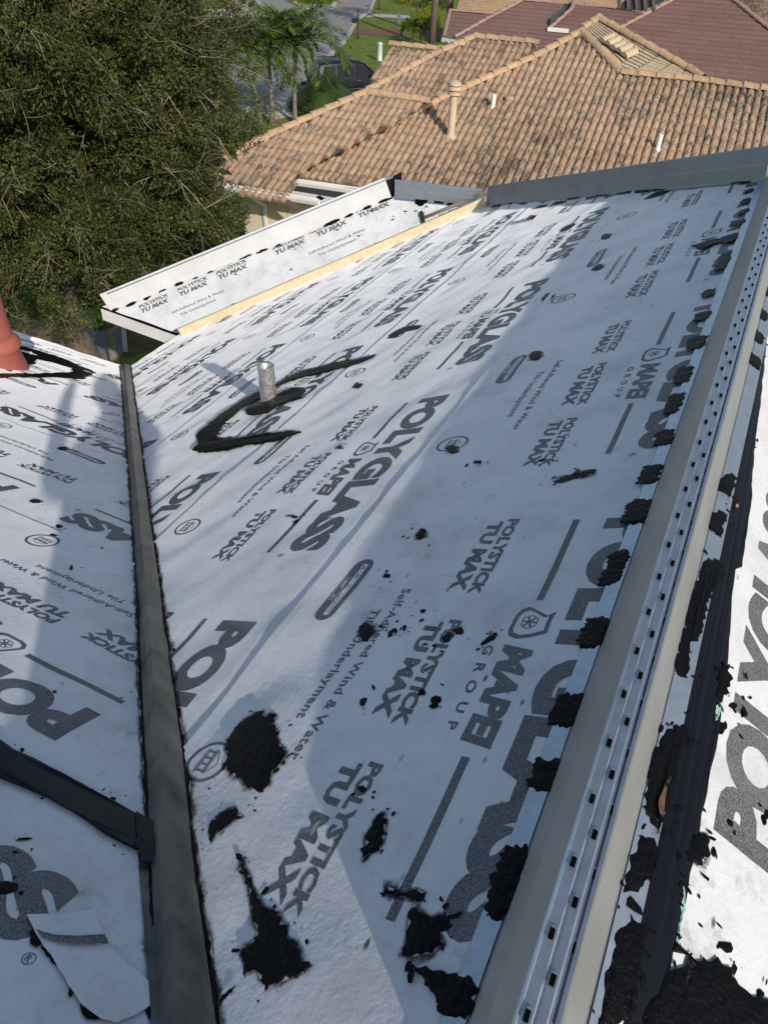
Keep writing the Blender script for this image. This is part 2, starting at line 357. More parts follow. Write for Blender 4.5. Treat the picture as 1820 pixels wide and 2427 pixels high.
# round seal with a columned building
sc_ = (0.628 * T, 0.105 * WR); pring(ell(*sc_, 0.048, 0.056), ell(*sc_, 0.041, 0.047))
for y0, y1, wd in ((-0.022, -0.019, 0.028), (-0.016, -0.013, 0.028), (0.003, 0.008, 0.027)): pfan([(sc_[0] - wd, sc_[1] + y0), (sc_[0] + wd, sc_[1] + y0), (sc_[0] + wd, sc_[1] + y1), (sc_[0] - wd, sc_[1] + y1)])
for k in range(4): xk = sc_[0] - 0.022 + k * 0.0147; pfan([(xk - .002, sc_[1] - .013), (xk + .002, sc_[1] - .013), (xk + .002, sc_[1] + .003), (xk - .002, sc_[1] + .003)], 0.00005)
pring([(sc_[0] - .03, sc_[1] + .01), (sc_[0] + .03, sc_[1] + .01), (sc_[0], sc_[1] + .03)], [(sc_[0] - .024, sc_[1] + .0118), (sc_[0] + .024, sc_[1] + .0118), (sc_[0], sc_[1] + .0275)])
ptext('R', 0.776, 0.783, 0.757, 0.769, 0, 0.02); pring(ell(0.7795 * T, 0.763 * WR, 0.0095, 0.0095, 16), ell(0.7795 * T, 0.763 * WR, 0.008, 0.008, 16))
# cut the print into pieces small enough to follow the buckles
_bm = bmesh.new(); _pv = np.concatenate(pV); _ph = np.concatenate(pH)
_vs = [_bm.verts.new((x, y, h)) for (x, y), h in zip(_pv, _ph)]
for f, mi in zip(pF, pM):
    try: fc = _bm.faces.new([_vs[i] for i in f]); fc.material_index = mi
    except ValueError: pass
for k in range(-1, 32): bmesh.ops.bisect_plane(_bm, geom=_bm.verts[:] + _bm.edges[:] + _bm.faces[:], plane_co=(k * 0.04, 0, 0), plane_no=(1, 0, 0))
for k in range(1, 24): bmesh.ops.bisect_plane(_bm, geom=_bm.verts[:] + _bm.edges[:] + _bm.faces[:], plane_co=(0, k * 0.04, 0), plane_no=(0, 1, 0))
_bm.verts.index_update(); PV = np.array([v.co[:] for v in _bm.verts]); PF = [tuple(v.index for v in f.verts) for f in _bm.faces]; PMI = [f.material_index for f in _bm.faces]; _bm.free()

def lettering(plane, wave, half, to_ab, lift, ks, parent, scale=1.0, name='printed_lettering'):
    """the print of one roll, cut to the roll's outline"""
    V = []; F = []; MI = []; n0 = 0
    for k in ks:
        sr = PV[:, :2] * scale; ab = to_ab(sr[:, 0] + k * T * scale, sr[:, 1])
        ins = np.ones(len(ab), bool)
        for nx, ny, d in half: ins &= (nx * ab[:, 0] + ny * ab[:, 1] <= d)
        if not ins.any(): continue
        m = -np.ones(len(ab), int); m[ins] = n0 + np.arange(ins.sum()); hh = PV[:, 2]
        V.append(np.column_stack([ab[ins], hh[ins]])); n0 += int(ins.sum())
        for f, mi in zip(PF, PMI):
            c = sum(ins[i] for i in f)
            if c == len(f): F.append(tuple(m[i] for i in f)); MI.append(mi)
            elif c > 0:
                P = clip_poly([tuple(ab[i]) for i in f], half)
                if len(P) >= 3:
                    V.append(np.column_stack([np.array(P), np.full(len(P), hh[f[0]])])); F.append(tuple(range(n0, n0 + len(P)))); MI.append(mi); n0 += len(P)
    if not F: return None
    V = np.concatenate(V); h = wave(V[:, :2]) + lift(V[:, :2]) + 0.00045 + V[:, 2]
    o = npmesh(name, plane.pts(V[:, :2], h), F, [M['ink'], M['fabric']], parent, True, MI); o['kind'] = 'stuff'
    return o

def sheet(name, plane, wave, half, box, cell, lift, parent, edges=()):
    V, F = grid_sheet(half, box, cell)
    if len(F) == 0: return None
    h = wave(V) + lift(V); X = list(plane.pts(V, h)); F = list(F)
    for (p, q) in edges:                             # turned-down cut edge, with thickness
        n = max(2, int(math.dist(p, q) / 0.03)); L_ = np.array([[p[0] + (q[0] - p[0]) * i / n, p[1] + (q[1] - p[1]) * i / n] for i in range(n + 1)])
        hh = wave(L_) + lift(L_); b = len(X); X += list(plane.pts(L_, hh)) + list(plane.pts(L_, hh - 0.0062))
        for i in range(n): F.append((b + i, b + i + 1, b + n + 2 + i, b + n + 1 + i))
    return npmesh(name, X, F, M['fabric'], parent, True)

HOUSE = empty('house', (0, 0, 0))
tag(HOUSE, 'foreground house whose roof is stripped to white printed underlayment with metal ridges', 'house')

# --- main slope: rolls run along the ridge
hipT = PM.inv((1777, 433)); hipB = PM.inv((1151, 488)); batL = PM.inv((422, 792)); outv = PM.inv((296, 872))
polyM = [(-0.432, -0.42), (-0.445, hipT[1] + 0.03), (hipB[0], hipB[1] + 0.03), (batL[0] + 0.02, batL[1] + 0.05), (-5.60, PM.inv((310, 868))[1] - 0.32)]
halfM = halves(polyM)
seam0 = -1.3795 * D                                   # lower edge of the topmost roll
vP = {0: 1.4506 * D, 1: 1.0213 * D, 2: 1.9867 * D, 3: 3.90729834 * D, 4: 3.1 * D, 5: 2.3 * D, 6: 3.4 * D}
for k in range(6):
    us = seam0 - k * WR
    hf = halfM + [(-1, 0, -us), (1, 0, us + WR + 0.06)]
    lift = lambda ab, us=us: 0.0034 * np.exp(-((ab[:, 0] - us) / 0.04) ** 2) - 0.0012 * (ab[:, 0] > us + WR - 0.02)
    seg = clip_poly([(us, -1), (us, 9), (us + 1e-4, 9), (us + 1e-4, -1)], halfM)
    ed = [((us, min(p[1] for p in seg)), (us, max(p[1] for p in seg)))] if seg else []
    sh = sheet('underlayment_sheet', PM, wM, hf, (us, us + WR + 0.06, -0.2, 6.8), 0.026, lift, HOUSE, ed)
    hl = halfM + [(-1, 0, -us), (1, 0, us + WR - 0.004)]
    if sh: lettering(PM, wM, hl, lambda s, r, us=us, v0=vP[k]: np.stack([us + r, v0 - s], 1), lift, range(-5, 6), sh)
def hM(ab): return wM(np.array([ab]))[0]

# --- left slope: rolls run across, print read from the high side
val = [PL.inv(p) for p in ((296, 868), (430, 2120))]
_d = np.array(val[0]) - np.array(val[1]); v0_ = np.array(val[1]) - 0.35 * _d; v1_ = np.array(val[0]) + 0.002 * _d
eaveb = PL.inv((120, 811))[1]
polyL = [tuple(v0_), tuple(v1_), (v1_[0], eaveb), (9.0, eaveb), (9.0, v0_[1]), ]
polyL = [tuple(v0_), (v1_[0], eaveb), (8.0, eaveb), (8.0, v0_[1])]
halfL = halves(polyL)
KL = 0.94704 / 0.9205; wr = WR * KL
q2 = -3.0486 * KL - 0.69 * wr                          # lower edge of the roll with the far badge
# (lower edge, upper edge, where the print's own lower edge falls, start of the print)
rollsL = [(q2 - 2 * wr, q2 - wr, q2 - 2 * wr, 0.6), (q2 - wr, q2, q2 - wr, 1.2), (q2, q2 + wr, q2, 2.1695 * KL), (q2 + wr, q2 + 2 * wr, q2 + wr, 0.795 * KL), (q2 + 2 * wr, -0.90, q2 + 2 * wr, 0.8328 * KL), (-0.935, 0.02, 0.07, 1.531), (0.02, 0.97, 0.02, 0.2)]
for bs, bt, bp0, s0 in rollsL:
    hf = halfL + [(0, -1, -bs), (0, 1, bt + 0.06)]
    lift = lambda ab, bs=bs, bt=bt: 0.0034 * np.exp(-((ab[:, 1] - bs) / 0.04) ** 2) - 0.0012 * (ab[:, 1] > bt - 0.02)
    seg = clip_poly([(-5, bs), (9, bs), (9, bs + 1e-4), (-5, bs + 1e-4)], halfL)
    ed = [((min(p[0] for p in seg), bs), (max(p[0] for p in seg), bs))] if seg else []
    sh = sheet('underlayment_sheet', PL, wL, hf, (-1.0, 8.0, bs, bt + 0.06), 0.028, lift, HOUSE, ed)
    hl = halfL + [(0, -1, -bs), (0, 1, bt - 0.004)]
    sgn = -1 if bs == -0.935 else 1                    # the nearest piece was laid the other way round
    if sh: lettering(PL, wL, hl, lambda s, r, bp0=bp0, s0=s0, sgn=sgn: np.stack([s0 + sgn * s, bp0 + sgn * r], 1), lift, range(-3, 7), sh, KL)

# --- right slope
bR = -0.131 - 0.903 * WR
polyR = [(-0.3, 0.0), (4.4, 0.0), (4.4, -1.7), (-0.3, -1.7)]; halfR = halves(polyR)
for k in range(2):
    bs = bR - k * WR; hf = halfR + [(0, -1, -bs), (0, 1, bs + WR + 0.06)]
    lift = lambda ab, bs=bs: 0.0034 * np.exp(-((ab[:, 1] - bs) / 0.04) ** 2) - 0.0012 * (ab[:, 1] > bs + WR - 0.02)
    sh = sheet('underlayment_sheet', PR, wRr, hf, (-0.3, 4.4, bs, bs + WR + 0.06), 0.04, lift, HOUSE)
    hl = halfR + [(0, -1, -bs), (0, 1, bs + WR - 0.004)]
    lettering(PR, wRr, hl, lambda s, r, bs=bs, k=k: np.stack([0.689 + s - 0.4 * k, bs + r], 1), lift, range(-2, 4), sh)

# --- short slope beyond the pine batten
S_w0 = PS.inv((262, 737)); S_c = PS.inv((240, 728)); S_b2 = PS.inv((927, 466)); S_g2 = PS.inv((1140, 492)); S_bl = (0.0, -0.01); S_br = (PS.inv((1149, 486))[0], -0.01)
polyS = [S_bl, (S_br[0], -0.01), (S_b2[0] + 0.02, S_b2[1]), S_c]; halfS = halves(polyS)
sh = sheet('underlayment_sheet', PS, wS, halfS, (-1.0, 3.6, -0.02, 0.8), 0.03, lambda ab: 0.0 * ab[:, 0], HOUSE)
ps1 = PS.inv((230 + 350 * .2833, 440 + 1003 * .2833)); SS = 1.22
lettering(PS, wS, halfS, lambda s, r: np.stack([ps1[0] + 0.015 * T * SS + s, ps1[1] - 0.533 * WR * SS + r], 1), lambda ab: 0.0 * ab[:, 0], range(-1, 4), sh, SS)
# --- far hip end and the slope behind the short slope (seen only from the side)
hT3 = PM.pt(*hipT); hB3 = PM.pt(*hipB)
mb = MB(); mb.add([hT3, hB3, hB3 + [6.0, 0.0, 0.0], hT3 + [0.28, 0, 0]], [(0, 1, 2, 3)]); mb.build('underlayment_sheet', M['fabric'], HOUSE)
# --- walls and eaves below the roof
mb = MB(); mb.box((-0.4, 1.0, 2.35), (7.4, 8.6, 4.7)); mb.build('wall', M['stucco2'], HOUSE)
mb = MB(); mb.box((-6.4, 0.2, 2.35), (4.6, 6.2, 4.7)); mb.build('wall', M['stucco2'], HOUSE)
eM0 = PM.pt(-5.585, outv[1] - 0.05); eM1 = PM.pt(batL[0] + 0.02, batL[1])
mb = MB(); mb.bar(eM0 + [0.05, 0, -0.10], eM1 + [0.05, 0, -0.10], 0.03, 0.14); mb.build('fascia', M['white_trim'], HOUSE)
eL0 = PL.pt(v1_[0], eaveb); eL1 = PL.pt(8.0, eaveb)
mb = MB(); mb.bar(eL0 + [0, -0.06, -0.10], eL1 + [0, -0.06, -0.10], 0.03, 0.14); mb.build('fascia', M['white_trim'], HOUSE)
mb = MB(); c0 = PS.pt(*S_c); c1 = PS.pt(0, -0.01); mb.bar(c0 - [0, 0, 0.075], c1 - [0, 0, 0.075], 0.02, 0.13); mb.build('fascia', M['white_trim'], HOUSE)
mb = MB(); mb.bar(c0 + [0, 0, 0.002], c1 + [0, 0, 0.002], 0.03, 0.012); mb.build('drip_edge', M['black_hole'], HOUSE)

# ------------------------------------------------------------------ ridge: two leaning side flashings, ribbed strip, punched tabs
YR0, YR1 = 0.19, hipT[1] - 0.02
RX = np.array([1.0, 0, 0]); RZ = np.array([0, 0, 1.0]); OY = lambda y: np.array([0, y, HC])
zM = lambda x: math.tan(PIT) * x - D / cp
def shadow_dip(y): return float(np.interp(y, [0.1, 0.19, 0.28, 0.65, 1.3, 2.8, 4.3], [0.062, 0.055, 0.044, 0.020, 0.004, -0.012, -0.016]))   # dip added to shape the ridge's cast shadow: lower near, higher far
def drop(prof, y, base):
    """profile points lowered with the ridge, those at the base staying on the slopes"""
    out = []
    for x, z_ in prof:
        k = min(1.0, max(0.0, (z_ - base) / (-0.850 - base))); z2 = z_ - shadow_dip(y) * k; out.append((x * (1 + (z2 / z_ - 1) * k), z2))
    return out
def sweepvar(name, prof, mat, ys, th=0.0012, base=-1.003):
    V = []; F = []; m = None
    for y in ys:
        pr = np.array(drop(prof, y, base)); nn_ = []
        for i in range(len(pr)):
            d = pr[min(i + 1, len(pr) - 1)] - pr[max(i - 1, 0)]; d = d / (np.linalg.norm(d) + 1e-12); nn_.append((-d[1], d[0]))
        q = pr + np.array(nn_) * th; ring = list(pr) + list(q[::-1]); m = len(ring)
        wob = 0.0009 * noise.noise((y * 2.3, prof[0][0] * 50, 1.0))
        for r in ring: V.append((r[0] + wob, y, r[1] + HC))
    n = len(ys)
    for i in range(n - 1):
        for k in range(m): F.append((i * m + k, i * m + (k + 1) % m, (i + 1) * m + (k + 1) % m, (i + 1) * m + k))
    h = m // 2
    for e in (0, (n - 1) * m):
        for i in range(h - 1): F.append((e + i, e + i + 1, e + m - 2 - i, e + m - 1 - i))
    mb = MB(); mb.v = V; mb.f = F; return mb.build(name, mat, HOUSE)
YS = [YR0] + list(np.arange(0.25, 1.5, 0.08)) + list(np.arange(1.55, YR1 - .05, 0.2)) + [YR1]
left = [(-0.017, zM(-0.017) + 0.0042), (0.010, zM(0.010) + 0.0045), (0.0125, zM(0.0105) + 0.006), (0.030, -0.925), (0.031, -0.921), (0.049, -0.858), (0.052, -0.853)]
zR = lambda x: -1.003 - math.tan(PIT) * (x - 0.137)
right = [(0.0925, -0.853), (0.096, -0.860), (0.1345, -0.997), (0.137, zR(0.137) + 0.0045), (0.173, zR(0.173) + 0.0042)]
sweepvar('ridge_flashing', left, M['galv_dull'], YS); sweepvar('ridge_flashing', right, M['galv_dull'], YS)
# blue-grey bare flanges lying on the slopes
mb = MB(); mb.sweep(OY(YR0), OY(YR1), RX, RZ, [(-0.0165, zM(-0.0165) + 0.0058), (0.0098, zM(0.0098) + 0.0062)]); mb.build('flange', M['galv'], HOUSE)
mb = MB(); mb.sweep(OY(YR0), OY(YR1), RX, RZ, [(0.1385, zR(0.1385) + 0.0064), (0.1725, zR(0.1725) + 0.0058)]); mb.build('flange', M['galv'], HOUSE)
strip = [(0.0505, -0.8515), (0.0525, -0.8490), (0.0545, -0.8500), (0.0560, -0.8488), (0.0660, -0.8484), (0.0680, -0.8500), (0.0715, -0.8488), (0.0800, -0.8484), (0.0820, -0.8494), (0.0838, -0.8490), (0.0852, -0.8535), (0.0876, -0.8540), (0.0888, -0.8478), (0.0920, -0.8475), (0.0950, -0.8520)]
STRIP = sweepvar('ridge_strip', strip, M['galv'], [y for y in YS if y < YR1 - 0.72] + [YR1 - 0.72], 0.0010)
strip2 = [(x, z + 0.0022) for x, z in strip]
STRIP2 = sweepvar('ridge_strip', strip2, M['galv'], [YR1 - 0.76, YR1 - .4, YR1], 0.0010)
tb = MB(); tb.box((0, 0, 0.0014), (0.0056, 0.012, 0.0030)); tb.box((0, 0.0072, 0.0014), (0.0066, 0.0026, 0.0042))
TABM = None
def tab(x, y, z, par):
    global TABM
    if TABM is None:
        me = bpy.data.meshes.new('tab'); me.from_pydata(tb.v, [], tb.f); me.materials.append(M['black_hole']); me.materials.append(M['galv'])
        me.polygons.foreach_set('material_index', [0] * 6 + [1] * 6); TABM = me
    o = bpy.data.objects.new('tab', TABM); COL.objects.link(o); o.parent = par; o.location = (x, y, z + HC)
for i in range(-5, 48):
    for x, off, zz in ((0.0605, 0.0, -0.8476), (0.0745, 0.0437, -0.8478), (0.0868, 0.0, -0.8530)):
        y = 0.621 + off + i * 0.0868
        if YR0 + 0.02 < y < YR1 - 0.02: tab(x * (1 + shadow_dip(y) / 0.85), y, zz - shadow_dip(y) + (0.0022 if y > YR1 - 0.76 else 0), STRIP2 if y > YR1 - 0.76 else STRIP)

# --- standing flashing along the far hip, along the short slope's two outer edges
def standing(A, Bp, inward, plane_n, h, mat, fl=0.035, lean=0.02, name='standing_flashing', hem=True):
    A = np.array(A); Bp = np.array(Bp); t = nrm(Bp - A); iw = nrm(np.array(inward) - np.dot(inward, plane_n) * np.array(plane_n)); iw = nrm(iw - iw.dot(t) * t)
    vert = np.array([0, 0, 1.0]); vert = nrm(vert - vert.dot(t) * t); out = -iw
    mb = MB(); V = []
    prof = [iw * fl + np.array(plane_n) * 0.005, iw * 0.003 + np.array(plane_n) * 0.0052, out * 0.002 + vert * 0.012, out * lean * 0.45 + vert * h * 0.48, out * (lean * 0.45 + 0.003) + vert * h * 0.52, out * lean + vert * h * 0.96, out * (lean + 0.004) + vert * h, out * (lean + 0.014) + vert * (h - 0.004)]
    nrm2 = [np.array(plane_n)] * 2 + [iw] * 4 + [vert] * 2
    m = len(prof)
    for P in (A, Bp):
        for p in prof: V.append(P + p)
        for p, n2 in zip(prof, nrm2): V.append(P + p - n2 * 0.0015)
    F = []
    for i in range(m - 1):
        F += [(i, i + 1, 2 * m + i + 1, 2 * m + i), (m + i, 3 * m + i, 3 * m + i + 1, m + i + 1), (i, m + i, m + i + 1, i + 1), (2 * m + i, 2 * m + i + 1, 3 * m + i + 1, 3 * m + i)]
    F += [(0, 2 * m, 3 * m, m), (m - 1, 2 * m - 1, 4 * m - 1, 3 * m - 1)]
    mb.add(V, F); return mb.build(name, mat, HOUSE)
hT_ = PM.pt(hipT[0] + 0.0, hipT[1]); hB_ = PM.pt(hipB[0], hipB[1])
_ext = nrm(hT_ - hB_)
standing(hB_, hT_ + _ext * 0.09, (-1, -1, 0), nM, 0.152, M['galv_dull'], fl=0.022)
sw0 = PS.pt(*S_w0); sb2 = PS.pt(S_b2[0], S_b2[1] - 0.01); sg2 = PS.pt(S_g2[0], S_g2[1] - 0.005)
standing(sw0, sb2, -_q, nS, 0.178, M['white_metal'], fl=0.03, lean=0.01)
standing(sb2 + nrm(sg2 - sb2) * 0.03, sg2, -_q - _e, nS, 0.150, M['galv'], fl=0.02, lean=0.01)
MB().bar(sw0 + [0, 0.012, 0.184], sb2 + [0, 0.012, 0.184], 0.022, 0.010).build('hem', M['galv'], HOUSE)
# the same edge's far-side flashing, painted black for its shade and dark underlayment, showing above the white one towards its upper end
back0 = sw0 + (sb2 - sw0) * 0.62; bk = np.array([0.10, 0.16, 0.0])
mb = MB(); mb.add([back0 + bk + [0, 0, 0.02], sb2 + bk * 0.5 + [0, 0, 0.02], sb2 + bk * 0.5 + [0, 0, 0.215], back0 + bk + [0, 0, 0.17]], [(0, 1, 2, 3)])
mb.add([v + np.array([0.004, 0.012, 0]) for v in ([back0 + bk + [0, 0, 0.02], sb2 + bk * 0.5 + [0, 0, 0.02], sb2 + bk * 0.5 + [0, 0, 0.215], back0 + bk + [0, 0, 0.17]])], [(3, 2, 1, 0)])
mb.f += [(0, 4, 5, 1), (1, 5, 6, 2), (2, 6, 7, 3), (3, 7, 4, 0)]; mb.build('shaded_flashing', M['membrane'], HOUSE)

# ------------------------------------------------------------------ valley: bent rib of weathered metal standing in the valley
rows = [((286, 866), (296, 862), (309, 866)), ((300, 1040), (313, 1037), (333, 1042)), ((312, 1200), (329, 1198), (353, 1200)), ((327, 1417), (347, 1414), (384, 1417)), ((343, 1759), (378, 1755), (431, 1759)), ((359, 2100), (405, 2095), (469, 2100)), ((376, 2427), (433, 2420), (516, 2427)), ((398, 2800), (462, 2790), (590, 2800))]
Lp = []; Cp_ = []; Rp = []
for l, c, r in rows:
    a = PL.pt(*PL.inv(l), 0.003); b_ = PM.pt(*PM.inv(r), 0.004); Lp.append(a); Rp.append(b_)
    rl = np.linalg.norm(a - [0, 0, HC]); rr = np.linalg.norm(b_ - [0, 0, HC]); w_ = nrm(wray(c)); Cp_.append(up(w_ * min(rl, rr) * 0.982))
V = []; F = []
for a, c, b_ in zip(Lp, Cp_, Rp):
    m1 = (a + c) / 2 + np.array([0, 0, 0.002]); c2 = c + (b_ - c) * 0.06; V += [a, m1, c, c2, (c + b_) / 2, b_]
for i in range(len(rows) - 1):
    for k in range(5): F.append((i * 6 + k, (i + 1) * 6 + k, (i + 1) * 6 + k + 1, i * 6 + k + 1))
F.append((0, 1, 2, 3, 4, 5)); npmesh('valley_rib', V, F, M['valley'], HOUSE)
# bare flange beside the rib on the left slope, near end
P_ = [PL.pt(*PL.inv(p), 0.0012 + 0.002) for p in ((318, 1930), (352, 1940), (372, 2330), (398, 2800), (385, 2800), (352, 2330))]
mb = MB(); mb.add(P_, [(0, 1, 2, 5), (5, 2, 3, 4)]); mb.build('flange', M['valley'], HOUSE)
# ------------------------------------------------------------------ black mastic, trowelled on
def jag(P, seg, amp, seed):
    out = []; n = len(P)
    for i in range(n):
        a = np.array(P[i]); b = np.array(P[(i + 1) % n]); L_ = np.linalg.norm(b - a); m = max(1, int(L_ / seg))
        nn = np.array([b[1] - a[1], a[0] - b[0]]) / (L_ + 1e-9)
        for k in range(m):
            t = k / m; q = a + (b - a) * t
            d = noise.noise((q[0] / seg / 2.2, q[1] / seg / 2.2, seed * 3.7)) + 0.6 * noise.noise((q[0] / seg, q[1] / seg, seed * 1.9 + 9))
            out.append(tuple(q + nn * amp * d * 1.6))
    return out
def slab(plane, P, base, t, name, mat, parent, inset=0.004, rough=0.0, seed=0):
    """a flat lump with the outline P (plane coordinates): thin rim, raised middle"""
    n = len(P); A = np.array(P); base = base if callable(base) else (lambda ab, b0=base: np.full(len(ab), b0))
    area = 0.5 * sum(A[i][0] * A[(i + 1) % n][1] - A[(i + 1) % n][0] * A[i][1] for i in range(n))
    sg = 1 if area > 0 else -1; I = []
    for i in range(n):
        d = A[(i + 1) % n] - A[i - 1]; l = np.linalg.norm(d) + 1e-9; I.append(A[i] + sg * inset * np.array([-d[1], d[0]]) / l)
    I = np.array(I); hb = base(A); hi = base(I)
    hi = hi + t * np.array([0.75 + 0.5 * noise.noise((p[0] * 45, p[1] * 45, seed)) for p in I])
    V = list(plane.pts(A, hb + 0.0004)) + list(plane.pts(I, hi)); F = [(i, (i + 1) % n, n + (i + 1) % n, n + i) for i in range(n)]
    tris = tessellate_polygon([[Vector((p[0], p[1], 0)) for p in I]]); F += [tuple(n + k for k in tr) for tr in tris]
    o = npmesh(name, V, F, mat, parent, False); bm = bmesh.new(); bm.from_mesh(o.data)
    bmesh.ops.triangulate(bm, faces=bm.faces)
    if rough > 0:
        es = [e for e in bm.edges if e.calc_length() > 0.03]
        if es: bmesh.ops.subdivide_edges(bm, edges=es, cuts=2, use_grid_fill=False)
        nv = Vector(plane.n)
        for v in bm.verts:
            if not v.is_boundary: v.co += nv * rough * noise.noise(v.co * 38)
    bmesh.ops.recalc_face_normals(bm, faces=bm.faces)
    s = sum((f.normal.dot(Vector(plane.n)) for f in bm.faces))
    if s < 0: bmesh.ops.reverse_faces(bm, faces=bm.faces)
    for f in bm.faces: f.smooth = True
    bm.to_mesh(o.data); bm.free(); return o
def flat(o):
    o.data.polygons.foreach_set('use_smooth', [False] * len(o.data.polygons)); return o
def basef(wave, extra=0.0): return lambda ab: wave(np.asarray(ab)) + extra
_sd = [0]
SPV = []; SPF = []
SMV = []; SMF = []; SMC = []
def halo(plane, wv, P, extra, e=0.014):
    """smeared rim round a patch"""
    A = np.array(P)[::3]; n = len(A)
    if n < 5: return
    area = 0.5 * sum(A[i][0] * A[(i + 1) % n][1] - A[(i + 1) % n][0] * A[i][1] for i in range(n)); sg = 1 if area > 0 else -1; O_ = []
    for i in range(n):
        d = A[(i + 1) % n] - A[i - 1]; l = np.linalg.norm(d) + 1e-9; O_.append(A[i] - sg * e * (0.5 + abs(noise.noise((A[i][0] * 30, A[i][1] * 30, 4)))  * 2.2) * np.array([-d[1], d[0]]) / l)
    O_ = np.array(O_); b = len(SMV); SMV.extend(plane.pts(A, wv(A) + extra * .0 + 0.0011)); SMV.extend(plane.pts(O_, wv(O_) + 0.0011)); SMC.extend([0.62] * n + [0.0] * n)
    SMF.extend([(b + i, b + (i + 1) % n, b + n + (i + 1) % n, b + n + i) for i in range(n)])
def drag(plane, wv, c, L_, w, ang, cover):
    """one scuff: a long faint streak"""
    d = np.array([math.cos(ang), math.sin(ang)]); s = np.array([-d[1], d[0]]); b = len(SMV); R_ = []
    for i in range(7):
        t = i / 6 - .5
        for k in (-1, 0, 1): R_.append(np.array(c) + d * L_ * t + s * (k * w * (.6 + .4 * math.cos(t * 3)) + 0.12 * L_ * t * t)); SMC.append(cover * (1 - (2 * t) ** 2) * (1.0 if k == 0 else 0.0))
    R_ = np.array(R_); SMV.extend(plane.pts(R_, wv(R_) + 0.0013))
    for i in range(6):
        for k in (0, 1): q = b + i * 3 + k; SMF.append((q, q + 1, q + 4, q + 3))
def splat(plane, wv, P, extra):
    """small flecks flicked off the trowel round a patch"""
    A = np.array(P); c = A.mean(0); n = int(min(16, 4 + np.ptp(A, 0).max() * 60))
    for _ in range(n):
        q = A[random.randrange(len(A))]; d = nrm(q - c); q = q + d * abs(random.gauss(0.004, 0.018)) + np.array([random.gauss(0, .008), random.gauss(0, .008)])
        s = abs(random.gauss(0.0012, 0.0018)) + 0.0006; a0 = random.uniform(0, 6.28); st = random.uniform(1, 3); ca, sa = math.cos(a0), math.sin(a0)
        L_ = np.array([(q[0] + s * (st * math.cos(k) * ca - math.sin(k) * sa) * random.uniform(.6, 1.3), q[1] + s * (st * math.cos(k) * sa + math.sin(k) * ca) * random.uniform(.6, 1.3)) for k in np.linspace(0, 6.28, 7)[:-1]])
        b = len(SPV); SPV.extend(plane.pts(L_, wv(L_) + extra + 0.0009)); SPF.append(tuple(range(b, b + 6)))
def mastic(plane, px, wave=None, t=0.004, amp=0.0046, seg=0.005, extra=0.0008, name='mastic_patch', mat=None, rough=0.0012):
    _sd[0] += 1; P = [plane.inv(p) for p in px]; P = jag(P, seg, amp, _sd[0])
    wv = wave if wave else (lambda ab: np.zeros(len(ab))); t = t * 0.6; splat(plane, wv, P, extra); halo(plane, wv, P, extra) if extra < 0.003 and name.startswith('mastic') else None
    return slab(plane, P, basef(wv, extra), t, name, mat or M['mastic'], HOUSE, min(0.004, seg * 0.5), rough, _sd[0])
def z(ox, oy, k, L_): return [(ox + a * k, oy + b * k) for a, b in L_]
c7 = lambda L_: z(0, 1750, .5485, L_); c8 = lambda L_: z(910, 1650, .5485, L_); c6 = lambda L_: z(910, 1000, .5485, L_); c4 = lambda L_: z(910, 400, .5485, L_)
zz6 = lambda L_: z(440, 800, .2893, L_); zz4 = lambda L_: z(1300, 360, .3134, L_)
big = [(538,1757),(553,1742),(560,1725),(577,1706),(603,1694),(623,1687),(632,1701),(642,1693),(656,1696),(653,1713),(644,1716),(661,1737),(661,1757),(676,1780),(684,1792),(668,1812),(647,1827),(633,1868),(618,1872),(603,1875),(581,1862),(576,1849),(548,1832),(535,1810),(546,1796),(537,1780)]
mastic(PM, big, wM, 0.005)
mastic(PM, c7([(1030,500),(1060,560),(1105,665),(1130,700),(1190,760),(1270,880),(1290,920),(1335,970),(1330,1010),(1240,1040),(1170,1065),(1120,1050),(1125,1010),(1050,1005),(1045,915),(1100,880),(1115,850),(1090,780),(1100,720),(1060,600)]), wM, 0.006)
mastic(PM, c7([(1050,345),(1020,300),(960,320),(910,370),(905,430),(915,450),(950,400),(1010,360)]), wM, 0.003)
mastic(PM, c7([(1020,1065),(1015,1090),(945,1150),(960,1110)]), wM, 0.003)
mastic(PM, z(560,1750,.2411,[(1470,740),(1500,800),(1450,900),(1420,1000),(1410,1100),(1340,1130),(1270,1155),(1235,1105),(1270,1060),(1290,940),(1330,850),(1380,770)]), wM, 0.003)
mastic(PM, c8([(95,1115),(110,930),(150,910),(200,960),(240,950),(290,970),(275,1010),(240,1020),(255,1080),(190,1115)]), wM, 0.004)
mastic(PM, c8([(0,838),(90,850),(180,850),(160,880),(90,870),(10,860)]), wM, 0.002)
mastic(PM, c8([(120,1160),(200,1180),(300,1200),(375,1230),(375,1320),(330,1390),(265,1380),(230,1310),(170,1240)]), wM, 0.006, extra=0.004)
mastic(PM, zz6([(1570,145),(1480,165),(1300,200),(1100,245),(950,285),(830,340),(720,400),(600,445),(500,490),(400,570),(290,640),(200,720),(100,800),(110,890),(60,930),(150,950),(300,935),(450,905),(560,880),(740,860),(860,820),(960,785),(870,770),(700,790),(450,820),(270,830),(300,740),(400,650),(480,575),(600,510),(720,420),(850,370),(1000,320),(1130,300),(1300,265),(1440,220),(1540,175)]), wM, 0.005, amp=0.010, seg=0.016, extra=0.0062)
mastic(PM, zz6([(500,600),(560,560),(620,520),(760,470),(850,430),(950,410),(995,440),(960,490),(880,540),(800,560),(750,590),(680,640),(560,650),(510,640)]), wM, 0.010, amp=0.008, seg=0.02, extra=0.006)
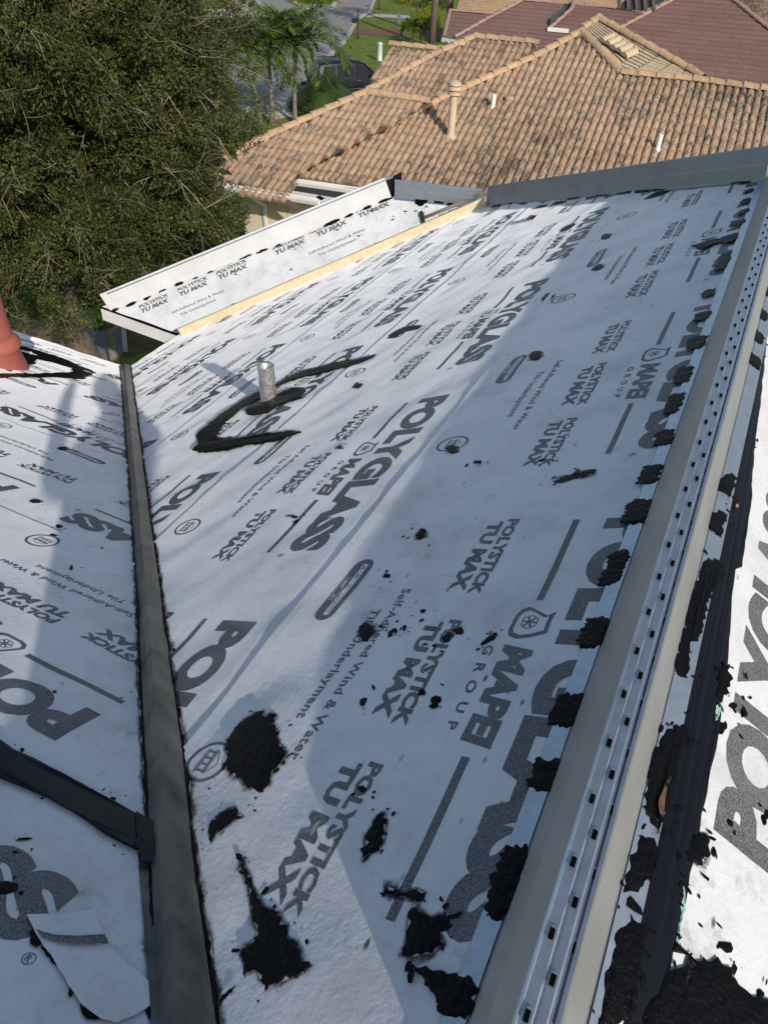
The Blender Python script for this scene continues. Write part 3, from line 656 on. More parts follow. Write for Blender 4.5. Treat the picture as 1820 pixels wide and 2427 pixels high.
for px, rx, ry, a in [((866,1497),17,22,0),((936,1497),8,8,0),((1000,1268),10,14,.5),((1072,1065),15,9,.4),((925,1505),6,8,0),((1030,1662),11,14,0),((1089,1497),14,9,0),((1060,1515),10,14,.8),((1300,705),16,9,-.4),((1270,845),14,12,-.3),((1416,634),13,7,-.4),((1434,562),11,6,-.3),((848,915),11,6,-.2),((862,1665),8,9,0),((1030,1535),7,5,0),((1160,1518),24,6,-.7),((1133,1095),9,5,0),((1345,540),20,5,-.5),((640,905),8,4,0),((915,1365),9,6,0),((805,1060),7,4,0),((1000,1450),6,5,.2),((1283,1093),9,4,-.2),((700,1225),6,4,0),((960,1490),5,6,0),((855,1870),9,8,0)]:
    P = [(px[0] + rx * math.cos(t) * math.cos(a) - ry * math.sin(t) * math.sin(a), px[1] + rx * math.cos(t) * math.sin(a) + ry * math.sin(t) * math.cos(a)) for t in np.linspace(0, 2 * math.pi, 11)[:-1]]
    mastic(PM, P, wM, 0.003, amp=0.005, seg=0.006, name='mastic_spot', rough=0)
mastic(PM, c6([(735,262),(760,245),(830,225),(915,208),(900,228),(850,245),(790,262),(745,268)]), wM, 0.002, name='mastic_spot')
mastic(PM, c4([(0,735),(60,695),(100,680),(165,675),(150,692),(90,705),(40,728)]), wM, 0.003, name='mastic_spot')
mastic(PM, zz4([(720,360),(780,320),(880,280),(945,268),(930,290),(860,325),(780,350)]), wM, 0.004, name='mastic_spot')
mastic(PM, zz4([(1080,725),(1150,700),(1240,672),(1290,665),(1350,640),(1440,620),(1430,665),(1400,690),(1300,700),(1240,715),(1160,750)]), wM, 0.006, name='mastic_spot', extra=0.004)
# dabs that hold the ridge flange down
def dab(pxc, hw, hl, plane=PM, wave=wM, along=None, t=0.0024, extra=0.0065):
    c = plane.inv(pxc); P = []
    n = 14
    for k in range(n):
        a = 2 * math.pi * k / n; ca, sa = math.cos(a), math.sin(a); q = 4.5
        x = math.copysign(abs(ca) ** (2 / q), ca) * hw * random.uniform(.85, 1.12); y = math.copysign(abs(sa) ** (2 / q), sa) * hl * random.uniform(.85, 1.1)
        if along is not None: d = along; P.append((c[0] + y * d[0] - x * d[1], c[1] + y * d[1] + x * d[0]))
        else: P.append((c[0] + x, c[1] + y))
    _sd[0] += 1; P = jag(P, 0.004, 0.0055, _sd[0])
    return slab(plane, P, basef(wave, extra) if wave else extra, t, 'mastic_dab', M['mastic'], HOUSE, 0.002, 0.0006, _sd[0])
for px, hl in [((1349,1690),.030),((1300,1842),.032),((1205,2092),.040),((1092,2368),.025),((1576,1041),.032),((1541,1129),.030),((1511,1219),.034),((1458,1351),.040),((1408,1505),.048),((1664,754),.035),((1650,817),.035),((1620,894),.04),((1598,960),.05),((1678,699),.03),((1714,622),.09),((1727,575),.02),((1749,532),.045),((1761,505),.035),((1765,480),.03),((1773,456),.03),((1768,432),.05)]:
    dab(px, random.uniform(.020, .031), hl * random.uniform(.8, 1.5))
# dabs along the far hip, and thin smears pulled off them
_hd = nrm(np.array(hipT) - np.array(hipB))
for px, hl, hw in [((1176,490),.09,.035),((1206,485),.06,.025),((1240,484),.05,.02),((1283,490),.07,.03),((1325,482),.08,.035),((1357,472),.07,.025),((1398,470),.06,.02),((1432,462),.09,.04),((1481,458),.07,.03),((1525,455),.08,.03),((1560,452),.06,.022),((1650,440),.07,.035),((1703,436),.06,.025),((1760,430),.05,.05)]:
    dab(px, hw * .8, hl, along=_hd)
# short slope: broken mastic lines under the two flashings
for fx in np.linspace(0.02, 0.98, 17):
    p = np.array(S_w0) * (1 - fx) + np.array(S_b2) * fx
    c = (p[0], p[1] - 0.012 - random.uniform(0, .02)); _sd[0] += 1; hl = random.uniform(.03, .10); hw = random.uniform(.008, .022)
    dd = nrm(np.array(S_b2) - np.array(S_w0)); nn_ = np.array([-dd[1], dd[0]])
    P = [tuple(np.array(c) + dd * hl * math.cos(a) + nn_ * hw * math.sin(a)) for a in np.linspace(0, 2 * math.pi, 11)[:-1]]
    slab(PS, jag(P, 0.008, 0.006, _sd[0]), basef(wS, 0.0065), 0.003, 'mastic_dab', M['mastic'], HOUSE, 0.003, 0.001, _sd[0])
for px, rx, ry in [((945,462),22,6),((998,476),15,13),((1042,479),14,6),((1075,485),16,6),((760,470),10,5),((800,478),14,6)]:
    P = [(px[0] + rx * math.cos(a), px[1] + ry * math.sin(a)) for a in np.linspace(0, 2 * math.pi, 12)[:-1]]
    mastic(PS, P, wS, 0.004, amp=0.010, seg=0.015, extra=0.006, name='mastic_dab')
for px in [(905,485),(880,500),(930,520),(960,560),(850,560),(800,545),(700,590),(985,500),(1010,490),(960,500),(690,640),(560,650)]:
    P = [(px[0] + random.uniform(3, 6) * math.cos(a), px[1] + random.uniform(1, 2.2) * math.sin(a)) for a in np.linspace(0, 2 * math.pi, 9)[:-1]]
    mastic(PS, P, wS, 0.002, amp=0.004, seg=0.01, name='mastic_spot', rough=0)
# right slope: black membrane strip, dabs over the flange, spread mastic at the near end
strip_px = [(1607,1762),(1632,1640),(1668,1400),(1702,1180),(1731,1000),(1760,800),(1790,640),(1812,520),(1835,520),(1825,640),(1818,760),(1806,900),(1787,1060),(1776,1200),(1757,1345),(1741,1350),(1733,1420),(1723,1560),(1706,1700),(1689,1800),(1660,1930),(1640,2040),(1604,2210),(1585,2300),(1560,2500),(1470,2500),(1500,2290),(1545,2050),(1580,1880)]
mastic(PR, strip_px, wRr, 0.003, amp=0.002, seg=0.02, extra=0.0015, name='membrane_strip', mat=M['membrane'], rough=0.0006)
mastic(PR, c8([(1250,1060),(1300,1080),(1340,1130),(1400,1140),(1440,1120),(1460,1160),(1490,1170),(1500,1220),(1560,1260),(1620,1290),(1700,1330),(1760,1500),(1100,1560),(1120,1400),(1200,1200),(1240,1180),(1290,1165),(1305,1135),(1270,1110),(1245,1110)]), wRr, 0.004, extra=0.003, amp=0.006, seg=0.012)
mastic(PR, c8([(1325,600),(1380,595),(1405,640),(1385,690),(1350,740),(1310,735),(1300,680)]), wRr, 0.004, extra=0.0025, amp=0.006)
mastic(PR, z(1560,1100,.3163,[(480,1480),(520,1560),(535,1630),(500,1700),(450,1760),(420,1700),(430,1560)]), wRr, 0.004, extra=0.003, amp=0.006)
for L_ in [[(435,110),(500,90),(520,110),(515,160),(485,270),(420,190)],[(355,390),(410,350),(460,400),(440,480),(420,560),(360,500)],[(300,710),(370,740),(385,760),(350,900),(300,1050),(260,1300),(210,1390),(200,1620),(150,1590),(125,1500),(170,1300),(190,1150),(240,900),(270,780)],[(60,1960),(120,1990),(130,2030),(90,2200),(40,2300),(-30,2300),(0,2090),(45,2020)]]:
    mx_ = sum(a for a, b in L_) / len(L_); L_ = [(mx_ + (a - mx_) * 1.5 + 22, b) for a, b in L_]; mastic(PR, z(1560,1100,.3163,L_), wRr, 0.003, extra=0.0068, amp=0.005, seg=0.006)
for L_ in [[(1225,130),(1258,140),(1245,200),(1215,350),(1170,600),(1120,480),(1150,260),(1180,180)],[(1085,612),(1120,620),(1140,680),(1115,800),(1060,840),(1028,850),(1045,750)],[(1030,940),(1085,1010),(1060,1150),(1040,1320),(1020,1420),(930,1420),(960,1200),(1000,1000)]]:
    mx_ = sum(a for a, b in L_) / len(L_); L_ = [(mx_ + (a - mx_) * 1.45 + 12, b) for a, b in L_]; mastic(PR, c8(L_), wRr, 0.003, extra=0.0070, amp=0.005, seg=0.006)
mastic(PR, c8([(1190,385),(1210,350),(1190,430),(1175,560),(1155,470)]), wRr, 0.001, extra=0.0125, amp=0.001, name='scraped_metal', mat=M['copper'], rough=0)
mastic(PR, c8([(1287,815),(1296,860),(1285,950),(1262,1070),(1252,1085),(1265,1000),(1278,900)]), wRr, 0.001, extra=0.0030, amp=0.002, name='green_backing', mat=M['green_mesh'], rough=0)
mastic(PR, z(1560,1100,.3163,[(430,1800),(470,1790),(455,1860),(420,1930),(415,1860)]), wRr, 0.001, extra=0.0030, amp=0.002, name='green_backing', mat=M['green_mesh'], rough=0)
for px in [(1795,560),(1805,620),(1800,690),(1790,745),(1782,800),(1775,860)]: dab((px[0] + 8, px[1]), .026, .04, PR, wRr, along=(1, 0))
for px, rx, ry in [((1690,2020),6,14),((1715,2245),20,8),((1640,2030),8,6),((1810,1945),6,14),((1738,1675),10,6),((1760,1690),8,14),((1705,1725),16,14),((1730,1950),4,6),((1712,2330),7,6),((1800,2360),10,8)]:
    P = [(px[0] + rx * math.cos(a), px[1] + ry * math.sin(a)) for a in np.linspace(0, 2 * math.pi, 10)[:-1]]; mastic(PR, P, wRr, 0.003, amp=0.004, seg=0.006, name='mastic_spot', rough=0)
# left slope: black strip running into the valley, mastic round the clay vent
mastic(PL, c7([(-60,-10),(0,20),(60,60),(140,95),(580,335),(655,375),(662,440),(590,505),(450,430),(300,330),(150,250),(60,210),(0,185),(-60,160)]), wL, 0.003, amp=0.0015, seg=0.02, extra=0.0068, name='membrane_strip', mat=M['membrane'], rough=0.0005)
mastic(PL, c7([(583,335),(658,378),(668,430),(664,560),(600,560),(598,505),(588,500)]), wL, 0.002, amp=0.002, extra=0.0105, name='membrane_strip', mat=M['membrane'])
zz1 = lambda L_: z(0, 600, .2773, L_)
mastic(PL, zz1([(150,790),(300,822),(480,880),(650,945),(830,1025),(700,1085),(560,1070),(400,1060),(200,1068),(-60,1075),(-60,1035),(150,1032),(330,1030),(610,1020),(620,985),(430,930),(320,908),(310,955),(200,950),(-60,935),(-60,900)]), wL, 0.004, amp=0.012, seg=0.03, extra=0.002)
for px, rx, ry in [((85,1190),13,5),((220,1300),9,4),((140,1248),9,5),((135,1267),18,5),((10,2105),38,14),((230,1910),7,10),((75,2018),6,4),((265,1895),4,3),((150,1065),12,5),((170,1345),4,5),((130,1640),3,3)]:
    P = [(px[0] + rx * math.cos(a), px[1] + ry * math.sin(a)) for a in np.linspace(0, 2 * math.pi, 10)[:-1]]; mastic(PL, P, wL, 0.003, amp=0.004, seg=0.008, name='mastic_spot', rough=0)
# black bead where the rib meets the two slopes
for pl, wv, side, off in ((PM, wM, 2, 1), (PL, wL, 0, -1)):
    A_ = []; B2 = []
    for i, row in enumerate(rows):
        a = np.array(row[side], float); wd = [2, 2.5, 3, 4, 5, 7, 10, 14][i]
        for k in range(1): A_.append((a[0] - off * 3, a[1])); B2.append((a[0] + off * wd * random.uniform(.7, 1.3), a[1]))
    mastic(pl, A_ + B2[::-1], wv, 0.004, amp=0.003, seg=0.012, extra=0.002, name='mastic_bead', rough=0.001)

rd = random.Random(5)
for _ in range(150): drag(PM, wM, (rd.uniform(-4.9, -.52), rd.uniform(.2, 4.8)), abs(rd.gauss(.05, .06)) + .02, rd.uniform(.003, .012), rd.uniform(0, 3.14), rd.uniform(.15, .5))
for _ in range(70): drag(PL, wL, (rd.uniform(.4, 5), rd.uniform(-3.8, -.55)), abs(rd.gauss(.05, .06)) + .02, rd.uniform(.003, .012), rd.uniform(0, 3.14), rd.uniform(.15, .5))
for _ in range(40): drag(PR, wRr, (rd.uniform(.3, 2.6), rd.uniform(-.6, -.14)), abs(rd.gauss(.04, .04)) + .02, rd.uniform(.003, .010), rd.uniform(0, 3.14), rd.uniform(.12, .42))
o = npmesh('grime_smears', SMV, SMF, M['smear'], HOUSE); o['kind'] = 'stuff'; at_ = o.data.attributes.new('cover', 'FLOAT', 'POINT'); at_.data.foreach_set('value', SMC)
o = npmesh('mastic_splatter', SPV, SPF, M['mastic'], HOUSE); o['kind'] = 'stuff'
# ------------------------------------------------------------------ vents that come through the roof
pb = PM.pt(*PM.inv((637, 948)))
V = []; F = []; n = 28; hs = [-0.03, 0.0, 0.02, 0.05, 0.08, 0.11, 0.14, 0.165, 0.185, 0.196, 0.199, 0.19, 0.12]
for j, h in enumerate(hs):
    for k in range(n):
        a = 2 * math.pi * k / n; r = 0.040 + 0.0028 * noise.noise((math.cos(a) * 2.2, math.sin(a) * 2.2, h * 26)) + (0.006 if j == 0 else 0)
        if j >= 11: r = 0.029
        zz_ = h + (0.006 * noise.noise((math.cos(a) * 3, math.sin(a) * 3, 5)) if 8 <= j <= 10 else 0)
        V.append(pb + np.array([r * math.cos(a), r * math.sin(a), zz_]))
for j in range(len(hs) - 1):
    for k in range(n): F.append((j * n + k, j * n + (k + 1) % n, (j + 1) * n + (k + 1) % n, (j + 1) * n + k))
F.append(tuple((len(hs) - 1) * n + k for k in range(n)))
o = npmesh('vent_pipe', V, F, M['lead'], HOUSE, True); o['label'] = 'short foil-wrapped vent pipe set in black mastic'
cb = PL.pt(*PL.inv((10, 866))); cax = nrm((0.14, -0.02, 1.0))
mb = MB(); mb.lathe(cb, [(0.16, -0.10), (0.155, 0.0), (0.125, 0.14), (0.128, 0.16), (0.150, 0.175), (0.150, 0.20), (0.125, 0.235), (0.108, 0.25), (0.098, 0.45), (0.092, 0.66), (0.118, 0.685), (0.118, 0.72), (0.095, 0.735), (0.092, 0.80), (0.108, 0.81), (0.108, 0.835), (0.092, 0.845), (0.092, 0.89), (0.108, 0.90), (0.108, 0.93), (0.09, 0.94), (0.085, 1.05), (0.03, 1.08)], 28, cax)
o = mb.build('clay_vent', M['terracotta'], HOUSE, True); o['label'] = 'red terracotta vent stack at the roof edge'
md = o.modifiers.new('b', 'EDGE_SPLIT'); md.split_angle = math.radians(40)

# ------------------------------------------------------------------ loose things on the roof
bat = empty('wood_batten', tuple(PM.pt(*batL)))
tag(bat, 'long pale pine batten laid along the foot of the short white slope', 'batten')
b0 = PM.pt(*PM.inv((428, 797))); b1 = PM.pt(*PM.inv((1147, 490)))
t_ = nrm(b1 - b0); vn = nrm(np.cross(t_, _hz)); vn = vn if vn[2] > 0 else -vn
V = []; F = []; nseg = 14
for i in range(nseg + 1):
    c = b0 + (b1 - b0) * i / nseg + np.array([0, 0, 0.045 + 0.006 * noise.noise((i * .6, 2, 1))]); wz = 0.075 + 0.006 * noise.noise((i * .9, 7, 3)); wy = 0.024
    side = nrm(np.cross(t_, vn))
    for a_, b_ in ((-1, -1), (1, -1), (1, 1), (-1, 1)): V.append(c + side * a_ * wy / 2 + vn * b_ * wz / 2)
for i in range(nseg):
    for k in range(4): F.append((i * 4 + k, i * 4 + (k + 1) % 4, i * 4 + 4 + (k + 1) % 4, i * 4 + 4 + k))
F += [(3, 2, 1, 0), tuple(nseg * 4 + k for k in range(4))]
npmesh('board', V, F, M['pine'], bat)
M['steel_dark'] = material('dark_tool_steel', (0.05, 0.05, 0.05), rough=0.4, metal=0.7)
M['handle'] = material('worn_tool_handle', (0.16, 0.14, 0.12), rough=0.6)
hp0 = PS.pt(*PS.inv((1003, 520)), 0.02); hp1 = PS.pt(*PS.inv((1095, 484)), 0.028)
ham = empty('hammer', tuple(hp0)); tag(ham, 'claw hammer lying against the upper end of the pine batten', 'hammer')
MB().tube([hp0, hp0 + (hp1 - hp0) * .5, hp1], [0.015, 0.016, 0.020], 8).build('handle', M['handle'], ham, True)
ht = PS.pt(*PS.inv((999, 505)), 0.02); hb = PS.pt(*PS.inv((1007, 540)), 0.02)
MB().tube([ht, ht + (hb - ht) * .2, ht + (hb - ht) * .35, ht + (hb - ht) * .62, ht + (hb - ht) * .8, hb], [0.016, 0.026, 0.018, 0.020, 0.014, 0.006], 8).build('head', M['steel_dark'], ham, True)
tp0 = PM.pt(*PM.inv((1070, 520)), 0.05); tp1 = PM.pt(*PM.inv((1095, 512)), 0.06)
clampo = empty('metal_strap', tuple(tp0)); tag(clampo, 'small bright metal strap hooked over the pine batten near the hammer', 'strap')
mb = MB(); mb.bar(tp0 + [0, 0, .03], tp0 - [0.0, 0.05, 0.012], 0.03, 0.006); mb.bar(tp0 + [0, 0, .03], tp1 + [0.02, 0, .03], 0.035, 0.006); mb.build('strap', M['galv'], clampo)
# torn-off piece of underlayment lying on the left slope
scr = [(115,770),(260,768),(405,750),(440,840),(470,910),(560,985),(715,1105),(660,1150),(580,1200),(500,1235),(430,1215),(350,1160),(290,1070),(240,980),(170,880)]
P = [PL.inv(p) for p in c7(scr)]; scrap = empty('underlayment_scrap', tuple(PL.pt(*P[0], 0.01))); tag(scrap, 'torn loose piece of white underlayment lying beside the valley on the left slope', 'scrap')
flat(slab(PL, jag(P, 0.012, 0.0010, 77), lambda ab: wL(np.asarray(ab)) + 0.0035, 0.0028, 'torn_sheet', M['fabric'], scrap, 0.0006, 0, 5))
band = [PL.inv(p) for p in c7([(155,843),(230,865),(330,872),(450,865),(468,905),(330,908),(250,898),(185,880)])]
slab(PL, band, lambda ab: wL(np.asarray(ab)) + 0.0072, 0.0002, 'printed_band', M['ink'], scrap, 0.0003, 0, 6)
_sd[0] += 1
for L_ in [[(125,840),(150,830),(180,895),(160,908),(130,895)],[(345,1150),(400,1180),(435,1215),(400,1225),(360,1200)],[(630,1160),(700,1115),(690,1160),(640,1215)],[(297,1090),(320,1095),(312,1120),(298,1115)],[(180,905),(200,925),(245,990),(225,970)]]:
    mastic(PL, c7(L_), wL, 0.004, amp=0.003, seg=0.006, extra=0.002, name='mastic_spot')
# dry leaves
for px, s, lab in [((1262, 524), 0.045, 'curled brown leaf lying on the white slope below the far hip')]:
    c = PM.inv(px); a = PM.pt(c[0], c[1], 0.012); V = [PM.pt(c[0] + s * x, c[1] + 1.6 * s * y, 0.006 + zq) for x, y, zq in ((-1, 0, 0.02), (-.5, .6, 0.03), (.4, .8, .012), (1, .3, .03), (.8, -.5, .02), (0, -.9, .03), (0, 0, 0))]
    o = npmesh('fallen_leaf', V, [(0, 1, 6), (1, 2, 6), (2, 3, 6), (3, 4, 6), (4, 5, 6), (5, 0, 6)], M['leaf_brown']); tag(o, lab, 'leaf')
c = PR.inv((1740, 1204)); o = npmesh('fallen_leaf', [PR.pt(c[0] + .010 * x, c[1] + .006 * y, .008) for x, y in ((-1, 0), (-.3, .8), (1, .2), (.4, -.8))] + [PR.pt(c[0], c[1], .005)], [(0, 1, 4), (1, 2, 4), (2, 3, 4), (3, 0, 4)], material('orange_leaf', (0.42, 0.17, 0.10), 0.7)); tag(o, 'tiny orange leaf on the black membrane right of the ridge', 'leaf')
# ================================================================== the neighbourhood
def inpoly(P, x, y):
    c = False; n = len(P); j = n - 1
    for i in range(n):
        if (P[i][1] > y) != (P[j][1] > y) and x < (P[j][0] - P[i][0]) * (y - P[i][1]) / (P[j][1] - P[i][1]) + P[i][0]: c = not c
        j = i
    return c
def grass_mat(name, c1, c2, sc):
    return material(name, c1, rough=0.95, color2=c2, vscale=sc, bump=0.6, bscale=90.0, spec=0.1)
M['lawn'] = grass_mat('lawn', (0.165, 0.195, 0.040), (0.095, 0.125, 0.024), 1.1)
M['asphalt'] = material('asphalt', (0.25, 0.235, 0.225), rough=0.9, var=0.18, vscale=0.8, bump=0.3, bscale=120.0)
M['concrete'] = material('pale_concrete', (0.50, 0.44, 0.36), rough=0.9, var=0.18, vscale=1.2, bump=0.2, bscale=70.0)
M['kerb'] = material('kerb_concrete', (0.46, 0.43, 0.38), rough=0.9, var=0.35, vscale=2.5)
M['mulch'] = material('red_mulch', (0.20, 0.085, 0.045), rough=0.95, color2=(0.11, 0.05, 0.03), vscale=7.0, bump=0.8, bscale=40.0)
M['straw'] = material('tan_straw_mulch', (0.36, 0.235, 0.12), rough=0.95, color2=(0.20, 0.12, 0.06), vscale=6.0, bump=0.8, bscale=22.0)
M['dry_grass'] = grass_mat('dry_grass', (0.15, 0.125, 0.05), (0.07, 0.07, 0.025), 3.0)
M['gravelstone'] = material('exposed_aggregate', (0.22, 0.205, 0.185), rough=0.95, color2=(0.12, 0.11, 0.10), vscale=14.0, bump=0.8, bscale=60.0)
def ground_sheet(name, px, z_, mat, th=0.0):
    P = [at_z(p, 0.0) for p in px]; n = len(P)
    V = [(p[0], p[1], z_) for p in P]; F = [tuple(range(n))]
    if th: V += [(p[0], p[1], z_ - th) for p in P]; F += [(i, n + i, n + (i + 1) % n, (i + 1) % n) for i in range(n)]
    o = npmesh(name, V, F, mat); bm = bmesh.new(); bm.from_mesh(o.data); bmesh.ops.recalc_face_normals(bm, faces=bm.faces)
    bm.faces.ensure_lookup_table()
    if bm.faces[0].normal.z < 0: bmesh.ops.reverse_faces(bm, faces=bm.faces)
    bmesh.ops.triangulate(bm, faces=[f for f in bm.faces if len(f.verts) > 4]); bm.to_mesh(o.data); bm.free(); return tag(o, kind='structure')
def kerb(px, w=0.30, h=0.13, name='kerb', closed=False):
    P = [at_z(p, 0.0)[:2] for p in px]; n = len(P); V = []; F = []
    for i in range(n):
        a = P[(i - 1) % n] if (closed or i > 0) else P[i]; b = P[(i + 1) % n] if (closed or i < n - 1) else P[i]
        t = nrm(np.array(b) - np.array(a)); nn_ = np.array([-t[1], t[0]])
        for s, zt in ((-w / 2, 0.0), (-w / 2, h * .8), (-w / 2 + 0.05, h), (w / 2, h), (w / 2, 0.0)): q = P[i] + nn_ * s; V.append((q[0], q[1], zt))
    for i in range(n if closed else n - 1):
        j = (i + 1) % n
        for k in range(4): F.append((i * 5 + k, j * 5 + k, j * 5 + k + 1, i * 5 + k + 1))
    return tag(npmesh(name, V, F, M['kerb']), kind='structure')
mb = MB(); mb.add([(-400, -60, 0), (300, -60, 0), (300, 600, 0), (-400, 600, 0)], [(0, 1, 2, 3)]); tag(mb.build('lawn', M['lawn']), kind='structure')
road = [(600,-60),(606,0),(623,22),(643,38),(646,46),(631,60),(516,121),(420,170),(300,240),(150,330),(300,420),(480,322),(598,256),(650,229),(720,200),(778,137),(818,98),(847,47),(876,29),(887,0),(896,-60)]
ground_sheet('road', road, 0.004, M['asphalt'])
kerb([(600,-60),(606,0),(623,22),(643,38),(646,46),(631,60),(516,121),(420,170),(300,240)]); kerb([(896,-60),(887,0),(876,29),(847,47),(818,98),(778,137),(720,200)]); kerb([(598,256),(540,289),(480,322)])
ground_sheet('driveway', [(598,256),(650,229),(712,204),(790,214),(905,205),(905,240),(800,255),(650,285)], 0.012, M['concrete'])
ground_sheet('sidewalk', [(440,16),(545,21),(633,30),(636,46),(620,54),(592,44),(440,32)], 0.02, M['concrete'], 0.02)
ground_sheet('sidewalk', [(548,43.5),(588,45.5),(505,92),(440,128),(420,120),(490,78)], 0.024, M['concrete'], 0.02)
ground_sheet('sidewalk', [(538,-12),(562,-12),(592,26),(563,22.5)], 0.028, M['concrete'], 0.02)
ground_sheet('path', [(880,33),(900,33),(1000,39),(1000,47),(890,40),(866,41)], 0.012, M['kerb'])
ground_sheet('mulch_bed', [(843,71),(900,70),(985,72),(1060,76),(1060,96),(960,88),(900,84),(836,82)], 0.015, M['mulch'])
ground_sheet('mulch_bed', [(-60,780),(40,755),(195,747),(200,800),(205,900),(-60,900)], 0.015, M['straw'])
ground_sheet('mulch_bed', [(285,740),(430,790),(420,810),(300,850),(290,830)], 0.010, M['dry_grass'])
ground_sheet('path', [(199,742),(235,718),(290,700),(290,760),(297,830),(262,870),(215,880)], 0.05, M['gravelstone'], 0.05)
mb = MB()
for a_, b_ in (((195,742),(205,880)), ((288,700),(299,835))):
    A_ = at_z(a_, 0.0); B_ = at_z(b_, 0.0); mb.bar(A_ + [0, 0, .05], B_ + [0, 0, .05], 0.10, 0.12)
tag(mb.build('path_edging', M['kerb']), kind='structure')
island = [(690,-14),(694,4),(706,15),(728,21.5),(760,23),(786,21),(796,6),(800,-14)]
kerb(island, 0.35, 0.16, 'kerb', True)

# ------------------------------------------------------------------ tan tiled house next door
def tile_mat(name, c1, c2, stain, dark=0.6):
    m = bpy.data.materials.new(name); m.use_nodes = True; t = m.node_tree; N = t.nodes; Lk = t.links; b = N['Principled BSDF']; b.inputs['Roughness'].default_value = 0.85; b.inputs['Specular IOR Level'].default_value = 0.2
    g = N.new('ShaderNodeNewGeometry'); tc = N.new('ShaderNodeTexCoord'); oi = N.new('ShaderNodeObjectInfo')
    ad = N.new('ShaderNodeMath'); ad.operation = 'ADD'; Lk.new(g.outputs['Random Per Island'], ad.inputs[0]); Lk.new(oi.outputs['Random'], ad.inputs[1])
    fr = N.new('ShaderNodeMath'); fr.operation = 'FRACT'; Lk.new(ad.outputs[0], fr.inputs[0])
    r = N.new('ShaderNodeValToRGB'); r.color_ramp.elements[0].color = (*c1, 1); r.color_ramp.elements[1].color = (*c2, 1); Lk.new(fr.outputs[0], r.inputs['Fac'])
    e = r.color_ramp.elements.new(0.5); e.color = tuple((a + c) / 2 * 1.06 for a, c in zip(c1, c2)) + (1,)
    n1 = N.new('ShaderNodeTexNoise'); n1.inputs['Scale'].default_value = 0.33; n1.inputs['Detail'].default_value = 5; Lk.new(g.outputs['Position'], n1.inputs['Vector'])
    n2 = N.new('ShaderNodeTexNoise'); n2.inputs['Scale'].default_value = 6.5; n2.inputs['Detail'].default_value = 6; n2.inputs['Roughness'].default_value = 0.7
    sm = N.new('ShaderNodeMapping'); sm.inputs['Scale'].default_value = (2.4, 0.55, 0.55); sm.inputs['Rotation'].default_value = (0, 0, -0.096); Lk.new(g.outputs['Position'], sm.inputs['Vector']); Lk.new(sm.outputs[0], n2.inputs['Vector'])
    a1 = N.new('ShaderNodeMath'); a1.operation = 'MULTIPLY_ADD'; Lk.new(n1.outputs['Fac'], a1.inputs[0]); a1.inputs[1].default_value = 0.55; Lk.new(n2.outputs['Fac'], a1.inputs[2])
    a2 = N.new('ShaderNodeMath'); a2.operation = 'MULTIPLY_ADD'; Lk.new(fr.outputs[0], a2.inputs[0]); a2.inputs[1].default_value = 0.22; Lk.new(a1.outputs[0], a2.inputs[2])
    mr = N.new('ShaderNodeMapRange'); mr.inputs['From Min'].default_value = 0.80; mr.inputs['From Max'].default_value = 1.10; mr.inputs['To Max'].default_value = dark; Lk.new(a2.outputs[0], mr.inputs['Value'])
    mx = N.new('ShaderNodeMix'); mx.data_type = 'RGBA'; Lk.new(mr.outputs[0], mx.inputs['Factor']); ins = [k for k in mx.inputs if k.type == 'RGBA']; Lk.new(r.outputs[0], ins[0]); ins[1].default_value = (*stain, 1)
    Lk.new([k for k in mx.outputs if k.type == 'RGBA'][0], b.inputs['Base Color'])
    bp = N.new('ShaderNodeBump'); bp.inputs['Strength'].default_value = 0.3; bp.inputs['Distance'].default_value = 0.01; Lk.new(n2.outputs['Fac'], bp.inputs['Height']); Lk.new(bp.outputs[0], b.inputs['Normal'])
    return m
M['tile'] = tile_mat('tan_roof_tile', (0.31, 0.205, 0.135), (0.42, 0.31, 0.215), (0.055, 0.048, 0.04), 0.9)
M['cap'] = tile_mat('tan_cap_tile', (0.43, 0.285, 0.17), (0.49, 0.34, 0.215), (0.16, 0.12, 0.085), 0.6)
M['cap_pale'] = tile_mat('pale_tile', (0.47, 0.375, 0.25), (0.53, 0.43, 0.29), (0.28, 0.235, 0.17), 0.7)
M['cream_pipe'] = material('cream_painted_pipe', (0.58, 0.455, 0.30), rough=0.7, var=0.25, vscale=6.0)
M['pvc'] = material('white_pvc', (0.80, 0.77, 0.68), rough=0.5, var=0.12, vscale=12.0)
M['underside'] = material('dark_roof_felt', (0.10, 0.075, 0.055), rough=0.95)
ZE = 3.2                                             # eave height next door
NA = math.radians(5.5); NX = np.array([math.cos(NA), math.sin(NA), 0]); NY = np.array([-math.sin(NA), math.cos(NA), 0]); TH = math.radians(20.0)
NUP = math.cos(TH) * NY + np.array([0, 0, math.sin(TH)]); NN = -math.sin(TH) * NY + np.array([0, 0, math.cos(TH)])
def nplane(px, dz=0.0, back=0.0):
    o = at_z(px, ZE + dz) + NY * back - [0, 0, HC]; return Plane(o, NX, NUP, NN)
TW, TLN = 0.172, 0.355
def tile_piece():
    V = []; F = []; n = 6
    for y, zo in ((0.0, 0.030), (TLN + 0.045, 0.002)):
        for k in range(n + 1):
            a = math.pi * k / n; V.append((-math.cos(a) * 0.066 + 0.0, y, zo + math.sin(a) * 0.054))
        V.append((TW - 0.066 - 0.002, y, zo + 0.002))
    m = n + 2
    for k in range(m - 1): F.append((k, k + 1, m + k + 1, m + k))
    V += [(V[0][0], 0, 0.0), (V[n + 1][0], 0, 0.0)]                # front lip
    F.append(tuple([2 * m] + [2 * m + 1] + list(range(n + 1, -1, -1))))
    return np.array(V), F
TV, TF = tile_piece()
